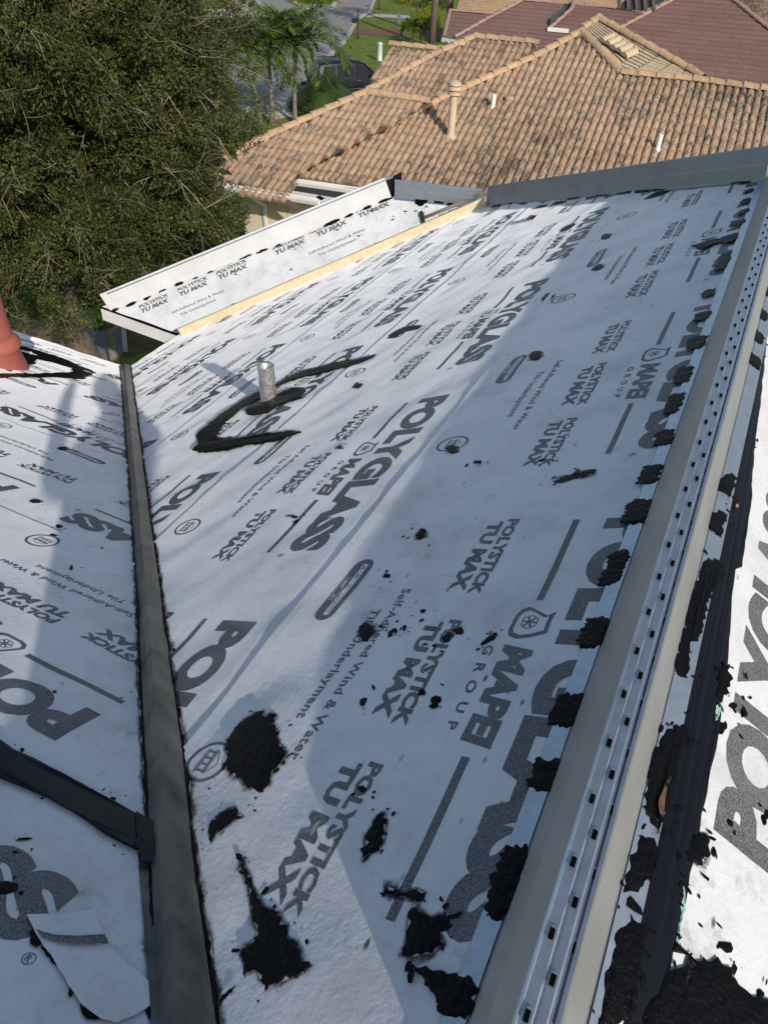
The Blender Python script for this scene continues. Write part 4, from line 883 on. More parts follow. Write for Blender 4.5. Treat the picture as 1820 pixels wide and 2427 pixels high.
TILE_ME = bpy.data.meshes.new('roof_tile'); TILE_ME.from_pydata([tuple(v) for v in TV], [], TF); TILE_ME.materials.append(M['tile'])
for p in TILE_ME.polygons: p.use_smooth = len(p.vertices) == 4
NH = empty('tile_house', tuple(at_z((600, 470), 0.0))); tag(NH, 'neighbouring house with stained tan barrel tile roof and cream walls', 'house')
all_tiles = []
def tile_field(pl, px, under=True):
    P = [pl.inv(p) for p in px]; a0 = min(p[0] for p in P); a1 = max(p[0] for p in P); b0 = min(p[1] for p in P); b1 = max(p[1] for p in P)
    for j in range(int(math.floor(b0 / TLN)) - 1, int(math.ceil(b1 / TLN)) + 1):
        for i in range(int(math.floor(a0 / TW)) - 1, int(math.ceil(a1 / TW)) + 1):
            a, b = (i + 0.5) * TW, j * TLN
            if inpoly(P, a, b + TLN * 0.5): all_tiles.append((pl, a + random.uniform(-.006, .006), b + random.uniform(-.014, .014), random.uniform(-.035, .035)))
    if under:
        V = [pl.pt(p[0], p[1], -0.01) for p in P]; o = npmesh('roof_deck', V, [tuple(range(len(V)))], M['underside'], NH)
        bm = bmesh.new(); bm.from_mesh(o.data); bmesh.ops.triangulate(bm, faces=bm.faces); bm.to_mesh(o.data); bm.free()
pmain = nplane((745, 428)); plow = nplane((626, 449)); pmid = nplane((626, 449), 0.0, 2.6); pfar = nplane((626, 449), 0.0, 6.0)
tile_field(pmain, [(684,424),(712,405),(910,307),(1069,226),(1261,141),(1378,82),(1425,130),(1470,178),(1640,193),(1900,224),(1960,600),(1300,640),(1000,520),(803,440)])
tile_field(plow, [(510,432),(527,388),(603,345),(869,224),(1017,246),(708,410),(680,470),(735,500),(650,480)])
tile_field(pmid, [(860,228),(910,194),(1020,140),(1126,94),(1275,106),(1150,190),(1017,250)])
tile_field(pfar, [(924,110),(1070,124),(960,170),(868,222),(885,180)])
def dist2(t): q = t[0].pt(t[1], t[2]); return (q[0] ** 2 + q[1] ** 2 + (q[2] - HC) ** 2)
def seen(t):
    q = t[0].pt(t[1], t[2] + TLN / 2) - [0, 0, HC]; v = B.T @ q; X, Y = CX + FPX * v[0] / v[2], CY + FPX * v[1] / v[2]
    if not (0 < X < 1820): return False
    lo = 487 - (X - 1151) * 0.088 - 55 if X > 1145 else (440 if X > 925 else 465)
    return Y < lo
vis = sorted([t for t in all_tiles if seen(t)], key=dist2); rest = [t for t in all_tiles if not seen(t)] + vis[300:]
for t in vis[:300]:
    pl, a, b, rr = t; o = bpy.data.objects.new('roof_tile', TILE_ME); COL.objects.link(o); q = pl.pt(a, b)
    o.matrix_world = Matrix(((pl.a[0], pl.b[0], pl.n[0], q[0]), (pl.a[1], pl.b[1], pl.n[1], q[1]), (pl.a[2], pl.b[2], pl.n[2], q[2]), (0, 0, 0, 1))) @ Matrix.Rotation(rr, 4, 'Z')
    mw = o.matrix_world.copy(); o.parent = NH; o.matrix_parent_inverse = world_of(NH).inverted(); o.matrix_basis = mw
V = []; F = []
for k, (pl, a, b, rr) in enumerate(rest):
    c, s = math.cos(rr), math.sin(rr); X = pl.pts(np.stack([a + TV[:, 0] * c - TV[:, 1] * s, b + TV[:, 0] * s + TV[:, 1] * c], 1), TV[:, 2]); base = len(V) ; V += list(X); F += [tuple(base + i for i in f) for f in TF]
o = npmesh('roof_tiles_remainder', V, F, M['tile'], NH); o['kind'] = 'stuff'
o.data.polygons.foreach_set('use_smooth', [len(p.vertices) == 4 for p in o.data.polygons])
CAPV = []
def caps(P3, par, mat='cap', r=0.115, L_=0.40, name='cap_tile', lift=0.05):
    """a line of overlapping half-round cap tiles along a 3D polyline"""
    for A_, B_ in zip(P3[:-1], P3[1:]):
        A_ = np.array(A_); B_ = np.array(B_); n = max(1, int(round(np.linalg.norm(B_ - A_) / L_))); t = nrm(B_ - A_); sx = nrm(np.cross(t, (0, 0, 1))); sz = np.cross(sx, t)
        for k in range(n):
            a = A_ + (B_ - A_) * k / n; b = A_ + (B_ - A_) * (k + 1.12) / n; V = []
            for P_, rr, dz in ((a, r * 1.08, 0.022), (b, r * 0.94, 0.0)):
                for j in range(8): g = math.pi * j / 7; V.append(P_ + sx * math.cos(g) * rr + sz * (math.sin(g) * rr * 0.85 + dz + lift - 0.05))
            F = [(j, j + 1, 9 + j, 8 + j) for j in range(7)] + [tuple(range(7, -1, -1))]
            o = npmesh(name, V, F, M[mat], par, False)
P3 = lambda pl, L_: [pl.pt(*pl.inv(p), 0.03) for p in L_]
caps(P3(pmain, [(708,407),(910,308),(1069,226),(1261,141),(1376,79)]), NH); caps(P3(pmain, [(1376,79),(1425,128),(1470,177),(1640,193),(1840,220)]), NH)
caps(P3(plow, [(527,384),(603,342),(869,222)]), NH); caps(P3(plow, [(869,222),(1017,244)]), NH)
caps(P3(pmid, [(869,220),(1020,137),(1124,91)]), NH); caps(P3(pmid, [(1124,91),(1275,106)]), NH); caps(P3(pfar, [(924,108),(1070,123)]), NH)
# the small end slope of pale flat pan tiles and its stacked spare tiles
A1 = pmain.pt(*pmain.inv((1376, 76)), 0.05); B1 = pmain.pt(*pmain.inv((1470, 176)), 0.02)
zb = B1[2]; C1 = at_z((1660, 185), zb); A2 = A1 + np.array([0.35, 0.6, 0.06])
r_ = wray((1415, 47)); A2 = up(r_ * (np.linalg.norm(A1 - [0, 0, HC]) + 0.55) / np.linalg.norm(r_))
fn = nrm(np.cross(C1 - B1, A1 - B1)); fn = fn if fn[2] > 0 else -fn
mb = MB(); mb.add([A1, A2, C1, B1], [(0, 1, 2, 3)]); mb.build('roof_deck', M['underside'], NH)
dn = nrm(C1 - A2)
V = []; F = []
npan = 8
for k in range(npan):
    t0, t1 = k / npan + 0.006, (k + 1) / npan - 0.006
    def edge(t): return A1 + (B1 - A1) * min(1, t * 1.75) if t * 1.75 <= 1 else B1 + (C1 - B1) * (t * 1.75 - 1) / 0.75
    def far(t): return A2 + (C1 - A2) * t
    p00, p01, p10, p11 = edge(t0 * .999), edge(t1 * .999), far(t0), far(t1); nr = 9
    for j in range(nr):
        s0, s1 = j / nr + 0.012, (j + 1) / nr - 0.03
        q = [p00 + (p10 - p00) * s0, p01 + (p11 - p01) * s0, p01 + (p11 - p01) * s1, p00 + (p10 - p00) * s1]; b = len(V)
        V += [x + fn * 0.03 for x in q] + [x + fn * 0.002 for x in q]; F += [(b, b + 1, b + 2, b + 3)] + [(b + i, b + 4 + i, b + 4 + (i + 1) % 4, b + (i + 1) % 4) for i in range(4)]
o = npmesh('pan_tiles', V, F, M['cap_pale'], NH); o['kind'] = 'stuff'
caps([A2 + [0, 0, .03], A2 + (C1 - A2) * .5 + [0, 0, .03], C1 + [0, 0, .03]], NH); caps([A1 + [0, 0, .02], A2 + [0, 0, .02]], NH)
for k in range(5):
    c = A1 + (C1 - A1) * (0.18 + 0.03 * k) + (B1 - A1) * (0.12 + .05 * k) + fn * (0.09 + 0.02 * (k % 2)); V = []
    ta = nrm(A2 - A1 + np.array([0.2, 0.1, 0])); sa = nrm(np.cross(ta, fn))
    for P_ in (c - ta * .2, c + ta * .2):
        for j in range(7): g = math.pi * j / 6; V.append(P_ + sa * math.cos(g) * .12 + fn * math.sin(g) * .10)
    npmesh('spare_tile', V, [(j, j + 1, 8 + j, 7 + j) for j in range(6)] + [tuple(range(6, -1, -1)), tuple(range(7, 14))], M['cap_pale'], NH)
# vents on the tiled roof
def npipe(px, prof, mat, lab, pl=pmain, cap=None, n=16):
    c = pl.pt(*pl.inv(px)); o = MB().lathe(c, prof, n).build('vent_pipe', mat, NH, True); o['label'] = lab
    md = o.modifiers.new('e', 'EDGE_SPLIT'); md.split_angle = math.radians(38); return c
npipe((1067, 328), [(0.17, -.05), (0.16, 0.05), (0.095, 0.09), (0.088, 0.92), (0.16, 0.93), (0.16, 0.98), (0.10, 0.985), (0.10, 1.02), (0.165, 1.03), (0.165, 1.09), (0.10, 1.10), (0.15, 1.12), (0.15, 1.17), (0.05, 1.22)], M['cream_pipe'], 'tall cream flue with ringed cap on the tan roof')
npipe((1167, 258), [(0.055, -.05), (0.052, 0.32), (0.035, 0.32), (0.035, 0.25)], M['pvc'], 'short white vent pipe beside the cream flue')
npipe((1205, 243), [(0.10, -.05), (0.09, 0.06), (0.11, 0.07), (0.11, 0.14), (0.03, 0.17)], M['cap'], 'squat tan roof vent')
npipe((1556, 358), [(0.075, -.05), (0.07, 0.04), (0.052, 0.06), (0.052, 0.34), (0.035, 0.34), (0.035, 0.28)], M['pvc'], 'white vent pipe near the right of the tan roof')
# gutters, downspout, walls
def gutter(a, b, z0=ZE):
    A_ = at_z(a, z0); B_ = at_z(b, z0); t = nrm(B_ - A_); o = np.cross(t, (0, 0, 1)); o = o if o[1] < 0 else -o
    mb = MB(); mb.sweep(A_, B_, o, np.array([0, 0, 1.0]), [(0.0, 0.02), (0.0, -0.11), (0.10, -0.11), (0.13, -0.03), (0.13, 0.0), (0.115, 0.0)], 0.008); return mb.build('gutter', M['white_trim'], NH)
gutter((516, 433), (760, 473)); gutter((689, 423), (930, 457))
w0 = at_z((551, 458), ZE - .25) + NY * 0.25; 
cw = at_z((548, 446), ZE - .14); corner = np.array([cw[0], cw[1], 0]) + NY * 0.45
V = []
for q in (corner, corner + NX * 14, corner + NX * 14 + NY * 10, corner + NY * 10): V += [(q[0], q[1], 0), (q[0], q[1], ZE - 0.12)]
npmesh('wall', V, [(0, 2, 3, 1), (2, 4, 5, 3), (4, 6, 7, 5), (6, 0, 1, 7)], M['stucco'], NH)
so = [corner - NY * .45 + [0, 0, ZE - .12] - NX * 0.35, corner + NX * 14 - NY * .45 + [0, 0, ZE - .12], corner + NX * 14 + [0, 0, ZE - .12], corner + [0, 0, ZE - .12] - NX * .35]
npmesh('soffit', so, [(0, 1, 2, 3)], M['white_trim'], NH)
dsp = corner + NX * 0.62 - NY * 0.04
MB().bar(dsp + [0, 0, 0.1], dsp + [0, 0, ZE - .55], 0.075, 0.055, (0, 1, 0)).bar(dsp + [0, 0, ZE - .56], dsp - NY * .40 - NX * .12 + [0, 0, ZE - .26], 0.075, 0.055, (0, 1, 0)).bar(dsp - NY * .40 - NX * .12 + [0, 0, ZE - .28], dsp - NY * .40 - NX * .12 + [0, 0, ZE - .1], 0.075, 0.055, (0, 1, 0)).build('downspout', M['white_trim'], NH)
MB().bar(corner + NX * 1.25 - NY * .012 + [0, 0, .1], corner + NX * 1.25 - NY * .012 + [0, 0, ZE - .2], 0.02, 0.02, (0, 1, 0)).build('control_joint', M['stucco2'], NH)

# ------------------------------------------------------------------ brown house behind, and roofs beyond it
M['brown_tile'] = tile_mat('brown_flat_tile', (0.185, 0.108, 0.090), (0.225, 0.135, 0.115), (0.10, 0.065, 0.058), 0.4)
M['brown_cap'] = tile_mat('pinkish_cap_tile', (0.30, 0.20, 0.165), (0.36, 0.25, 0.21), (0.13, 0.09, 0.075), 0.4)
M['black_tile'] = material('black_metal_roof', (0.05, 0.045, 0.045), rough=0.6, var=0.3, vscale=3)
def course_roof(parent, origin, ax, upd, a_rng, b_rng, px, course, mat, wid, name='tile_course', h=0.035):
    nn_ = np.cross(ax, upd); nn_ = nn_ if nn_[2] > 0 else -nn_; pl = Plane(np.array(origin) - [0, 0, HC], ax, upd, nn_); P = [pl.inv(p) for p in px]; hv = None
    b0 = min(p[1] for p in P); b1 = max(p[1] for p in P); V = []; F = []
    j = int(b0 / course) - 1
    while j * course < b1:
        b = j * course; xs = []
        n = len(P); mid = b + course * .5
        for i in range(n):
            (x0, y0), (x1, y1) = P[i], P[(i + 1) % n]
            if (y0 > mid) != (y1 > mid): xs.append(x0 + (mid - y0) * (x1 - x0) / (y1 - y0))
        xs.sort()
        for xa, xb in zip(xs[::2], xs[1::2]):
            m = max(1, int((xb - xa) / wid)); off = random.uniform(0, wid)
            cuts = [xa] + [xa + off + wid * k for k in range(m) if xa + off + wid * k < xb - .05] + [xb]
            for u0, u1 in zip(cuts[:-1], cuts[1:]):
                if u1 - u0 < .02: continue
                hh = h * random.uniform(.85, 1.2); q = len(V)
                V += [pl.pt(u0, b, 0), pl.pt(u1 - .008, b, 0), pl.pt(u1 - .008, b, hh), pl.pt(u0, b, hh), pl.pt(u1 - .008, b + course * 1.04, 0.003), pl.pt(u0, b + course * 1.04, 0.003)]
                F += [(q, q + 1, q + 2, q + 3), (q + 3, q + 2, q + 4, q + 5)]
        j += 1
    if F: o = npmesh(name, V, F, M[mat], parent); o['kind'] = 'stuff'
    V = [pl.pt(p[0], p[1], -0.02) for p in P]; o = npmesh('roof_deck', V, [tuple(range(len(V)))], M['underside'], parent); bm = bmesh.new(); bm.from_mesh(o.data); bmesh.ops.triangulate(bm, faces=bm.faces); bm.to_mesh(o.data); bm.free()
    return pl
BH = empty('brown_house', tuple(at_z((1250, 190), 0.0))); tag(BH, 'house with dark brown flat tile roof beyond the tan roof', 'house')
BA = math.radians(4.0); BX = np.array([math.cos(BA), math.sin(BA), 0]); BY = np.array([-math.sin(BA), math.cos(BA), 0]); bth = math.radians(21)
BU = math.cos(bth) * BY + np.array([0, 0, math.sin(bth)])
oB = at_z((1735, 200), 3.1); plB = course_roof(BH, oB, BX, BU, 0, 0, [(1440,230),(1462,72),(1600,-2),(1640,-26),(1710,-20),(1735,0),(1830,78),(1960,170),(1960,230)], 0.36, 'brown_tile', 1.2)
oBl = at_z((1180, 104), 3.1); plBl = course_roof(BH, oBl, BX, BU, 0, 0, [(1052,93),(1077,90),(1236,3),(1360,9),(1480,26),(1520,30),(1470,70),(1440,180),(1200,180),(1100,130)], 0.36, 'brown_tile', 1.2)
oBe = at_z((1058, 88), 3.1); plBe = course_roof(BH, oBe + BY * 1.0, BX, BU, 0, 0, [(1049,88),(1066,27),(1154,34),(1200,22),(1076,91)], 0.36, 'brown_tile', 1.2)
caps(P3(plB, [(1462,72),(1600,-2),(1640,-26)]), BH, 'brown_cap', 0.10, 0.5); caps(P3(plB, [(1720,-12),(1735,0),(1830,78)]), BH, 'brown_cap', 0.10, 0.5)
caps(P3(plBl, [(1077,90),(1150,49),(1236,3)]), BH, 'brown_cap', 0.10, 0.5); caps(P3(plBl, [(1236,3),(1360,9),(1512,29)]), BH, 'brown_cap', 0.09, 0.5)
caps(P3(plBe, [(1052,88),(1066,27)]), BH, 'brown_cap', 0.09, 0.5); caps(P3(plBe, [(1066,27),(1154,34)]), BH, 'brown_cap', 0.09, 0.5)
# little gable notch on the brown roof
g0 = plBl.pt(*plBl.inv((1300, 72)), 0.05); g1 = plBl.pt(*plBl.inv((1352, 45)), 0.45); g2 = plBl.pt(*plBl.inv((1357, 18)), 0.35); g3 = plBl.pt(*plBl.inv((1305, 56)), 0.30)
mb = MB(); mb.add([g0, g1, g2, g3], [(0, 1, 2, 3)]); mb.build('notch_roof', M['black_tile'], BH); caps([g0, g1, g2], BH, 'brown_cap', 0.10, 0.5)
mb = MB(); q0 = plBl.pt(*plBl.inv((1297, 74)), 0.1); mb.bar(q0, q0 + BX * 1.0, 0.15, 0.16); mb.build('gutter', M['white_trim'], BH)
for a_, b_ in (((1048, 94), (1100, 104)), ((1640, 188), (1900, 220))):
    A_ = at_z(a_, 3.05); B_ = at_z(b_, 3.05); mb = MB(); mb.bar(A_, B_, 0.14, 0.16); mb.build('gutter', M['white_trim'], BH)
cB = at_z((1065, 96), 3.0); q = np.array([cB[0], cB[1], 0]) + BY * 0.4
V = []
for e in (q, q + BX * 24, q + BX * 24 + BY * 9, q + BY * 9): V += [(e[0], e[1], 0), (e[0], e[1], 2.95)]
npmesh('wall', V, [(0, 2, 3, 1), (2, 4, 5, 3), (4, 6, 7, 5), (6, 0, 1, 7)], M['stucco2'], BH)
# standing-seam dark roof section behind
FH = empty('far_tan_house', tuple(at_z((1300, 0), 0.0) + BY * 14)); tag(FH, 'far house with tan tile roof showing above the brown roof ridge', 'house')
def flat_roof(par, P, mat, name='roof'): 
    mb = MB(); mb.add(P, [tuple(range(len(P)))]); return mb.build(name, mat, par)
oF = at_z((1300, 14), 3.6) + BY * 9.0
plF = course_roof(FH, oF, BX, BU, 0, 0, [(1080,30),(1110,-60),(1500,-60),(1640,-10),(1500,40)], 0.36, 'cap', 0.30, h=0.06)
plF2 = course_roof(FH, at_z((1790, 40), 3.6) + BY * 9.0, BX, BU, 0, 0, [(1700,-60),(1990,-60),(1990,220),(1830,90),(1735,5)], 0.36, 'tile', 0.30, h=0.07)
plD = Plane(at_z((1500, 30), 5.2) - [0, 0, HC], BX, BU, np.cross(BX, BU)); dk = [plD.pt(*plD.inv(p)) for p in ((1458, 22), (1500, -20), (1600, -20), (1570, 5), (1522, 26))]
flat_roof(FH, dk, M['black_tile'], 'metal_roof_panel')
for k in range(5):
    a = plD.pt(*plD.inv((1468 + k * 20, 20 + k * 2)), 0.04); b = plD.pt(*plD.inv((1452 + k * 20 + 12, -14)), 0.04); MB().bar(a, b, 0.12, 0.10).build('seam', M['underside'], FH)
# ================================================================== vegetation
def leaf_mat(name, c1, c2, trans=0.25, rough=0.5):
    m = bpy.data.materials.new(name); m.use_nodes = True; t = m.node_tree; N = t.nodes; Lk = t.links; b = N['Principled BSDF']; b.inputs['Roughness'].default_value = rough; b.inputs['Specular IOR Level'].default_value = 0.18
    g = N.new('ShaderNodeNewGeometry'); r = N.new('ShaderNodeValToRGB'); r.color_ramp.elements[0].color = (*c1, 1); r.color_ramp.elements[1].color = (*c2, 1)
    nz = N.new('ShaderNodeTexNoise'); nz.inputs['Scale'].default_value = 1.6; nz.inputs['Detail'].default_value = 3; Lk.new(g.outputs['Position'], nz.inputs['Vector'])
    ma = N.new('ShaderNodeMath'); ma.operation = 'MULTIPLY_ADD'; Lk.new(nz.outputs['Fac'], ma.inputs[0]); ma.inputs[1].default_value = 1.7; 
    mb2 = N.new('ShaderNodeMath'); mb2.operation = 'MULTIPLY_ADD'; Lk.new(g.outputs['Random Per Island'], mb2.inputs[0]); mb2.inputs[1].default_value = 0.6; mb2.inputs[2].default_value = -0.68
    Lk.new(mb2.outputs[0], ma.inputs[2]); Lk.new(ma.outputs[0], r.inputs['Fac']); Lk.new(r.outputs[0], b.inputs['Base Color'])
    tr = N.new('ShaderNodeBsdfTranslucent'); Lk.new(r.outputs[0], tr.inputs['Color']); mx = N.new('ShaderNodeMixShader'); mx.inputs[0].default_value = trans
    Lk.new(b.outputs[0], mx.inputs[1]); Lk.new(tr.outputs[0], mx.inputs[2]); Lk.new(mx.outputs[0], N['Material Output'].inputs['Surface']); return m
M['oak_leaf'] = leaf_mat('oak_leaf', (0.010, 0.022, 0.005), (0.105, 0.116, 0.032), 0.12, 0.5)
M['palm_leaf'] = leaf_mat('palm_leaf', (0.060, 0.115, 0.020), (0.210, 0.270, 0.055), 0.3)
M['hedge_leaf'] = leaf_mat('hedge_leaf', (0.025, 0.050, 0.012), (0.060, 0.090, 0.022), 0.2)
M['yellow_leaf'] = leaf_mat('yellow_leaf', (0.10, 0.14, 0.015), (0.40, 0.36, 0.03), 0.25)
M['bark'] = material('bark', (0.16, 0.125, 0.09), rough=0.9, color2=(0.08, 0.06, 0.045), vscale=9.0, bump=0.8, bscale=25.0)
M['twig'] = material('bare_twig', (0.30, 0.25, 0.17), rough=0.9, var=0.3, vscale=4.0)
M['palm_trunk'] = material('palm_trunk', (0.23, 0.20, 0.165), rough=0.9, color2=(0.13, 0.11, 0.09), vscale=6.0, bump=0.5, bscale=14.0, stretch=(.4, .4, 3))
M['crownshaft'] = material('green_crownshaft', (0.16, 0.20, 0.05), rough=0.5, color2=(0.30, 0.28, 0.08), vscale=4.0)
def leaves(name, C, R, n, size, mat, parent, g, aspect=2.4, outward=None, droop=0.0):
    """n leaves about clump centres C (k,3) with radii R (k,3): two-triangle folded blades"""
    k = g.integers(0, len(C), n); d = g.normal(size=(n, 3)); d /= np.linalg.norm(d, axis=1)[:, None]; rr = g.uniform(0.35, 1.0, n) ** 0.6
    P = C[k] + d * R[k] * rr[:, None]
    ax = d * 0.55 + g.normal(size=(n, 3)) * 0.7; ax[:, 2] -= droop; ax /= np.linalg.norm(ax, axis=1)[:, None]
    nn_ = d * 0.8 + g.normal(size=(n, 3)) * 0.55 + np.array([0, 0, 0.5]); sd = np.cross(ax, nn_); sd /= (np.linalg.norm(sd, axis=1)[:, None] + 1e-9)
    fold = np.cross(sd, ax); L_ = size * g.uniform(0.6, 1.3, n)[:, None]; W_ = L_ / aspect
    V = np.stack([P, P + ax * L_ * .5 + sd * W_ * .5 + fold * W_ * .16, P + ax * L_, P + ax * L_ * .5 - sd * W_ * .5 + fold * W_ * .16], 1).reshape(-1, 3)
    F = np.arange(4 * n).reshape(n, 4); return fastmesh(name, V, F, mat, parent)

# ---- the big oak on the left
g = np.random.default_rng(21)
OC = up(nrm(wray((40, 285))) * 13.5)
oak = empty('oak_tree', (OC[0], OC[1], 0)); tag(oak, 'large dark green oak with bare pale twigs filling the upper left', 'tree')
tw = MB()
trunk = [np.array([OC[0], OC[1], 0]), np.array([OC[0] + .1, OC[1] + .1, 1.2]), np.array([OC[0] - .1, OC[1], 2.4]), np.array([OC[0], OC[1] + .2, 3.8])]
MB().tube(trunk, [0.34, 0.27, 0.23, 0.17], 12).build('trunk', M['bark'], oak, True)
lim = MB(); ends = []
for k in range(16):
    th = k * 2.399; el = g.uniform(-.1, 1.0); r = g.uniform(1.6, 3.1); s = trunk[2] + (trunk[3] - trunk[2]) * g.uniform(0, 1); e = OC + np.array([math.cos(th) * math.cos(el) * r, math.sin(th) * math.cos(el) * r, math.sin(el) * r * .9 - .6]); m1 = s * .55 + e * .45 + g.normal(size=3) * .2
    lim.tube([s, m1, e], [0.09, 0.05, 0.018], 6); ends.append(e)
lim.build('limbs', M['bark'], oak, True)
RX_, RY_, RZ_ = 3.4, 3.5, 3.75
CC = []; RR = []
i = 0
while len(CC) < 430:
    d = g.normal(size=3); d /= np.linalg.norm(d); rad = g.uniform(0.25, 1.0) ** 0.35
    c = OC + d * rad * np.array([RX_, RY_, RZ_]) * (1 + 0.13 * noise.noise(d * 2.1))
    vq = B.T @ (c - np.array([0, 0, HC])); qx, qy = CX + FPX * vq[0] / vq[2], CY + FPX * vq[1] / vq[2]
    if (qy > 640 and qx > 20): continue
    if c[2] < 1.3 or d.dot(nrm(OC - np.array([0, 0, HC]))) > 0.45: continue
    CC.append(c); s = g.uniform(0.20, 0.46); RR.append((s * g.uniform(.9, 1.4), s * g.uniform(.9, 1.4), s * g.uniform(.55, .9)))
# skirts of foliage reaching over the tan eave and down beside the short slope
for px, rng_, n in (((470, 330), 13.0, 7), ((390, 500), 12.0, 12), ((180, 600), 11.5, 12), ((50, 620), 11.0, 8), ((330, 570), 11.4, 10), ((440, 200), 13.8, 8), ((430, 90), 14.5, 8), ((90, 650), 10.8, 4), ((400, 400), 12.5, 10), ((300, 80), 12.0, 14), ((120, 60), 11.5, 14), ((60, 200), 11.0, 12), ((260, 230), 11.5, 10), ((360, 60), 13.0, 10)):
    base = up(nrm(wray(px)) * rng_)
    for _ in range(n): CC.append(base + g.normal(size=3) * np.array([.5, .5, .42])); s = g.uniform(.18, .40); RR.append((s, s, s * .8))
CC = np.array(CC); RR = np.array(RR)
o = leaves('crown', CC, RR, 430000, 0.050, M['oak_leaf'], oak, g, 2.2, droop=0.1)
IC = OC + g.normal(size=(60, 3)) * np.array([1.1, 1.1, 1.2]) - nrm(np.array([0, 0, HC]) - OC) * 0.5; leaves('inner_crown', IC, np.full((60, 3), .8), 16000, 0.22, M['oak_leaf'], oak, g, 2.0)
tw = MB(); toc = -nrm(OC - np.array([0, 0, HC]))
for k in range(1100):
    j = g.integers(0, len(CC)); c = CC[j]; d = nrm(c - OC + g.normal(size=3) * 1.2); d = nrm(d + toc * g.uniform(0, .9)); L_ = g.uniform(.35, 1.25); st = c - d * L_ * .2; p = [st]; dd = d.copy()
    for s in range(5): dd = nrm(dd + g.normal(size=3) * .22 + np.array([0, 0, -.06])); p.append(p[-1] + dd * L_ / 5)
    r0 = g.uniform(.003, .009); tw.tube(p, [r0, r0 * .85, r0 * .7, r0 * .55, r0 * .4, r0 * .25], 3, False)
    for s in (2, 3):
        d2 = nrm(dd + g.normal(size=3) * .8); tw.tube([p[s], p[s] + d2 * L_ * .16, p[s] + d2 * L_ * .3 + g.normal(size=3) * .03], [r0 * .5, r0 * .4, r0 * .2], 3, False)
o = tw.build('bare_twigs', M['twig'], oak); o['kind'] = 'stuff'
# understory shrubs in the tree's shade, between the oak and the paved path
und = []
for px, h, lab in (((330, 560), 1.5, 'dark shrub under the oak, behind the white flashing'), ((60, 660), 1.4, 'green shrub under the oak, behind the terracotta vent'), ((560, 560), 1.2, 'shrub against the cream wall beside the downspout')):
    b0_ = at_z((px[0], px[1] + 60), 0.0); sh_ = empty('shrub', tuple(b0_)); tag(sh_, lab, 'shrub', 'shrubs under the oak')
    C_ = b0_ + g.normal(size=(14, 3)) * np.array([.55, .55, .22]) + np.array([0, 0, h * .5]); leaves('foliage', C_, np.full((14, 3), .38), 5000, 0.085, M['hedge_leaf'], sh_, g)
    MB().tube([b0_, b0_ + [0.02, 0, h * .5]], [.04, .02], 6).build('stem', M['bark'], sh_)

# ---- feather palms by the road
def palm(px, h, lab, nf=13, lean=(0, 0), fl=1.75, seed=1):
    g = np.random.default_rng(seed); b0_ = at_z(px, 0.0); t = empty('palm_tree', tuple(b0_)); tag(t, lab, 'palm', 'feather palms beside the driveway')
    P = [b0_ + np.array([lean[0] * s * s, lean[1] * s * s, h * s]) for s in np.linspace(0, 1, 7)]
    MB().tube(P, [0.15, 0.11, 0.095, 0.09, 0.085, 0.08, 0.075], 10).build('trunk', M['palm_trunk'], t, True)
    top = P[-1]; MB().tube([top - [0, 0, .05], top + [0, 0, .2], top + [0, 0, .5], top + [0, 0, .72]], [0.085, 0.12, 0.09, 0.035], 10).build('crownshaft', M['crownshaft'], t, True)
    for k in range(nf):
        az = k * 2.399 + g.uniform(-.3, .3); el = [1.25, 1.0, .75, .5, .25, .0][k % 6] + g.uniform(-.1, .1); L_ = fl * g.uniform(.85, 1.1)
        d = np.array([math.cos(az), math.sin(az), 0]); pos = top + [0, 0, .62]; R_ = [pos]; e = el
        for s in range(10): pos = pos + (d * math.cos(e) + np.array([0, 0, math.sin(e)])) * L_ / 10; R_.append(pos); e -= 0.13 + 0.018 * s
        R_ = np.array(R_); V = []; F = []
        mb = MB(); mb.tube(list(R_), list(np.linspace(.022, .005, 11)), 4)
        V = mb.v; F = mb.f; nl = 46
        for j in range(nl):
            s = 0.10 + 0.89 * j / nl; f_ = s * 10; i = min(9, int(f_)); c = R_[i] + (R_[i + 1] - R_[i]) * (f_ - i); tg = nrm(R_[i + 1] - R_[i]); sx = nrm(np.cross(tg, (0, 0, 1)))
            ll = 0.34 * fl * math.sin(math.pi * (0.16 + 0.80 * s)) ** .8
            for sg in (-1, 1):
                dv = nrm(sx * sg * .85 + tg * .55 + np.array([0, 0, .25]) + g.normal(size=3) * .10); tip = c + dv * ll * .55; end = c + dv * ll + np.array([0, 0, -.13 * ll]); wv = nrm(np.cross(dv, (0, 0, 1))) * .034
                b = len(V); V += [tuple(c), tuple(tip + wv), tuple(end), tuple(tip - wv)]; F += [(b, b + 1, b + 2, b + 3)]
        npmesh('frond', V, F, M['palm_leaf'], t)
    return t
palm((618, 300), 2.2, 'leftmost feather palm of the clump, thin trunk leaning towards the road', 17, (-.35, -.1), 2.4, 3)
palm((648, 296), 2.5, 'middle feather palm of the clump, with the darkest trunk', 17, (-.1, .1), 2.5, 4)
palm((700, 292), 2.5, 'rightmost and tallest feather palm of the clump, drooping yellow-green fronds', 22, (.1, .1), 2.9, 5)
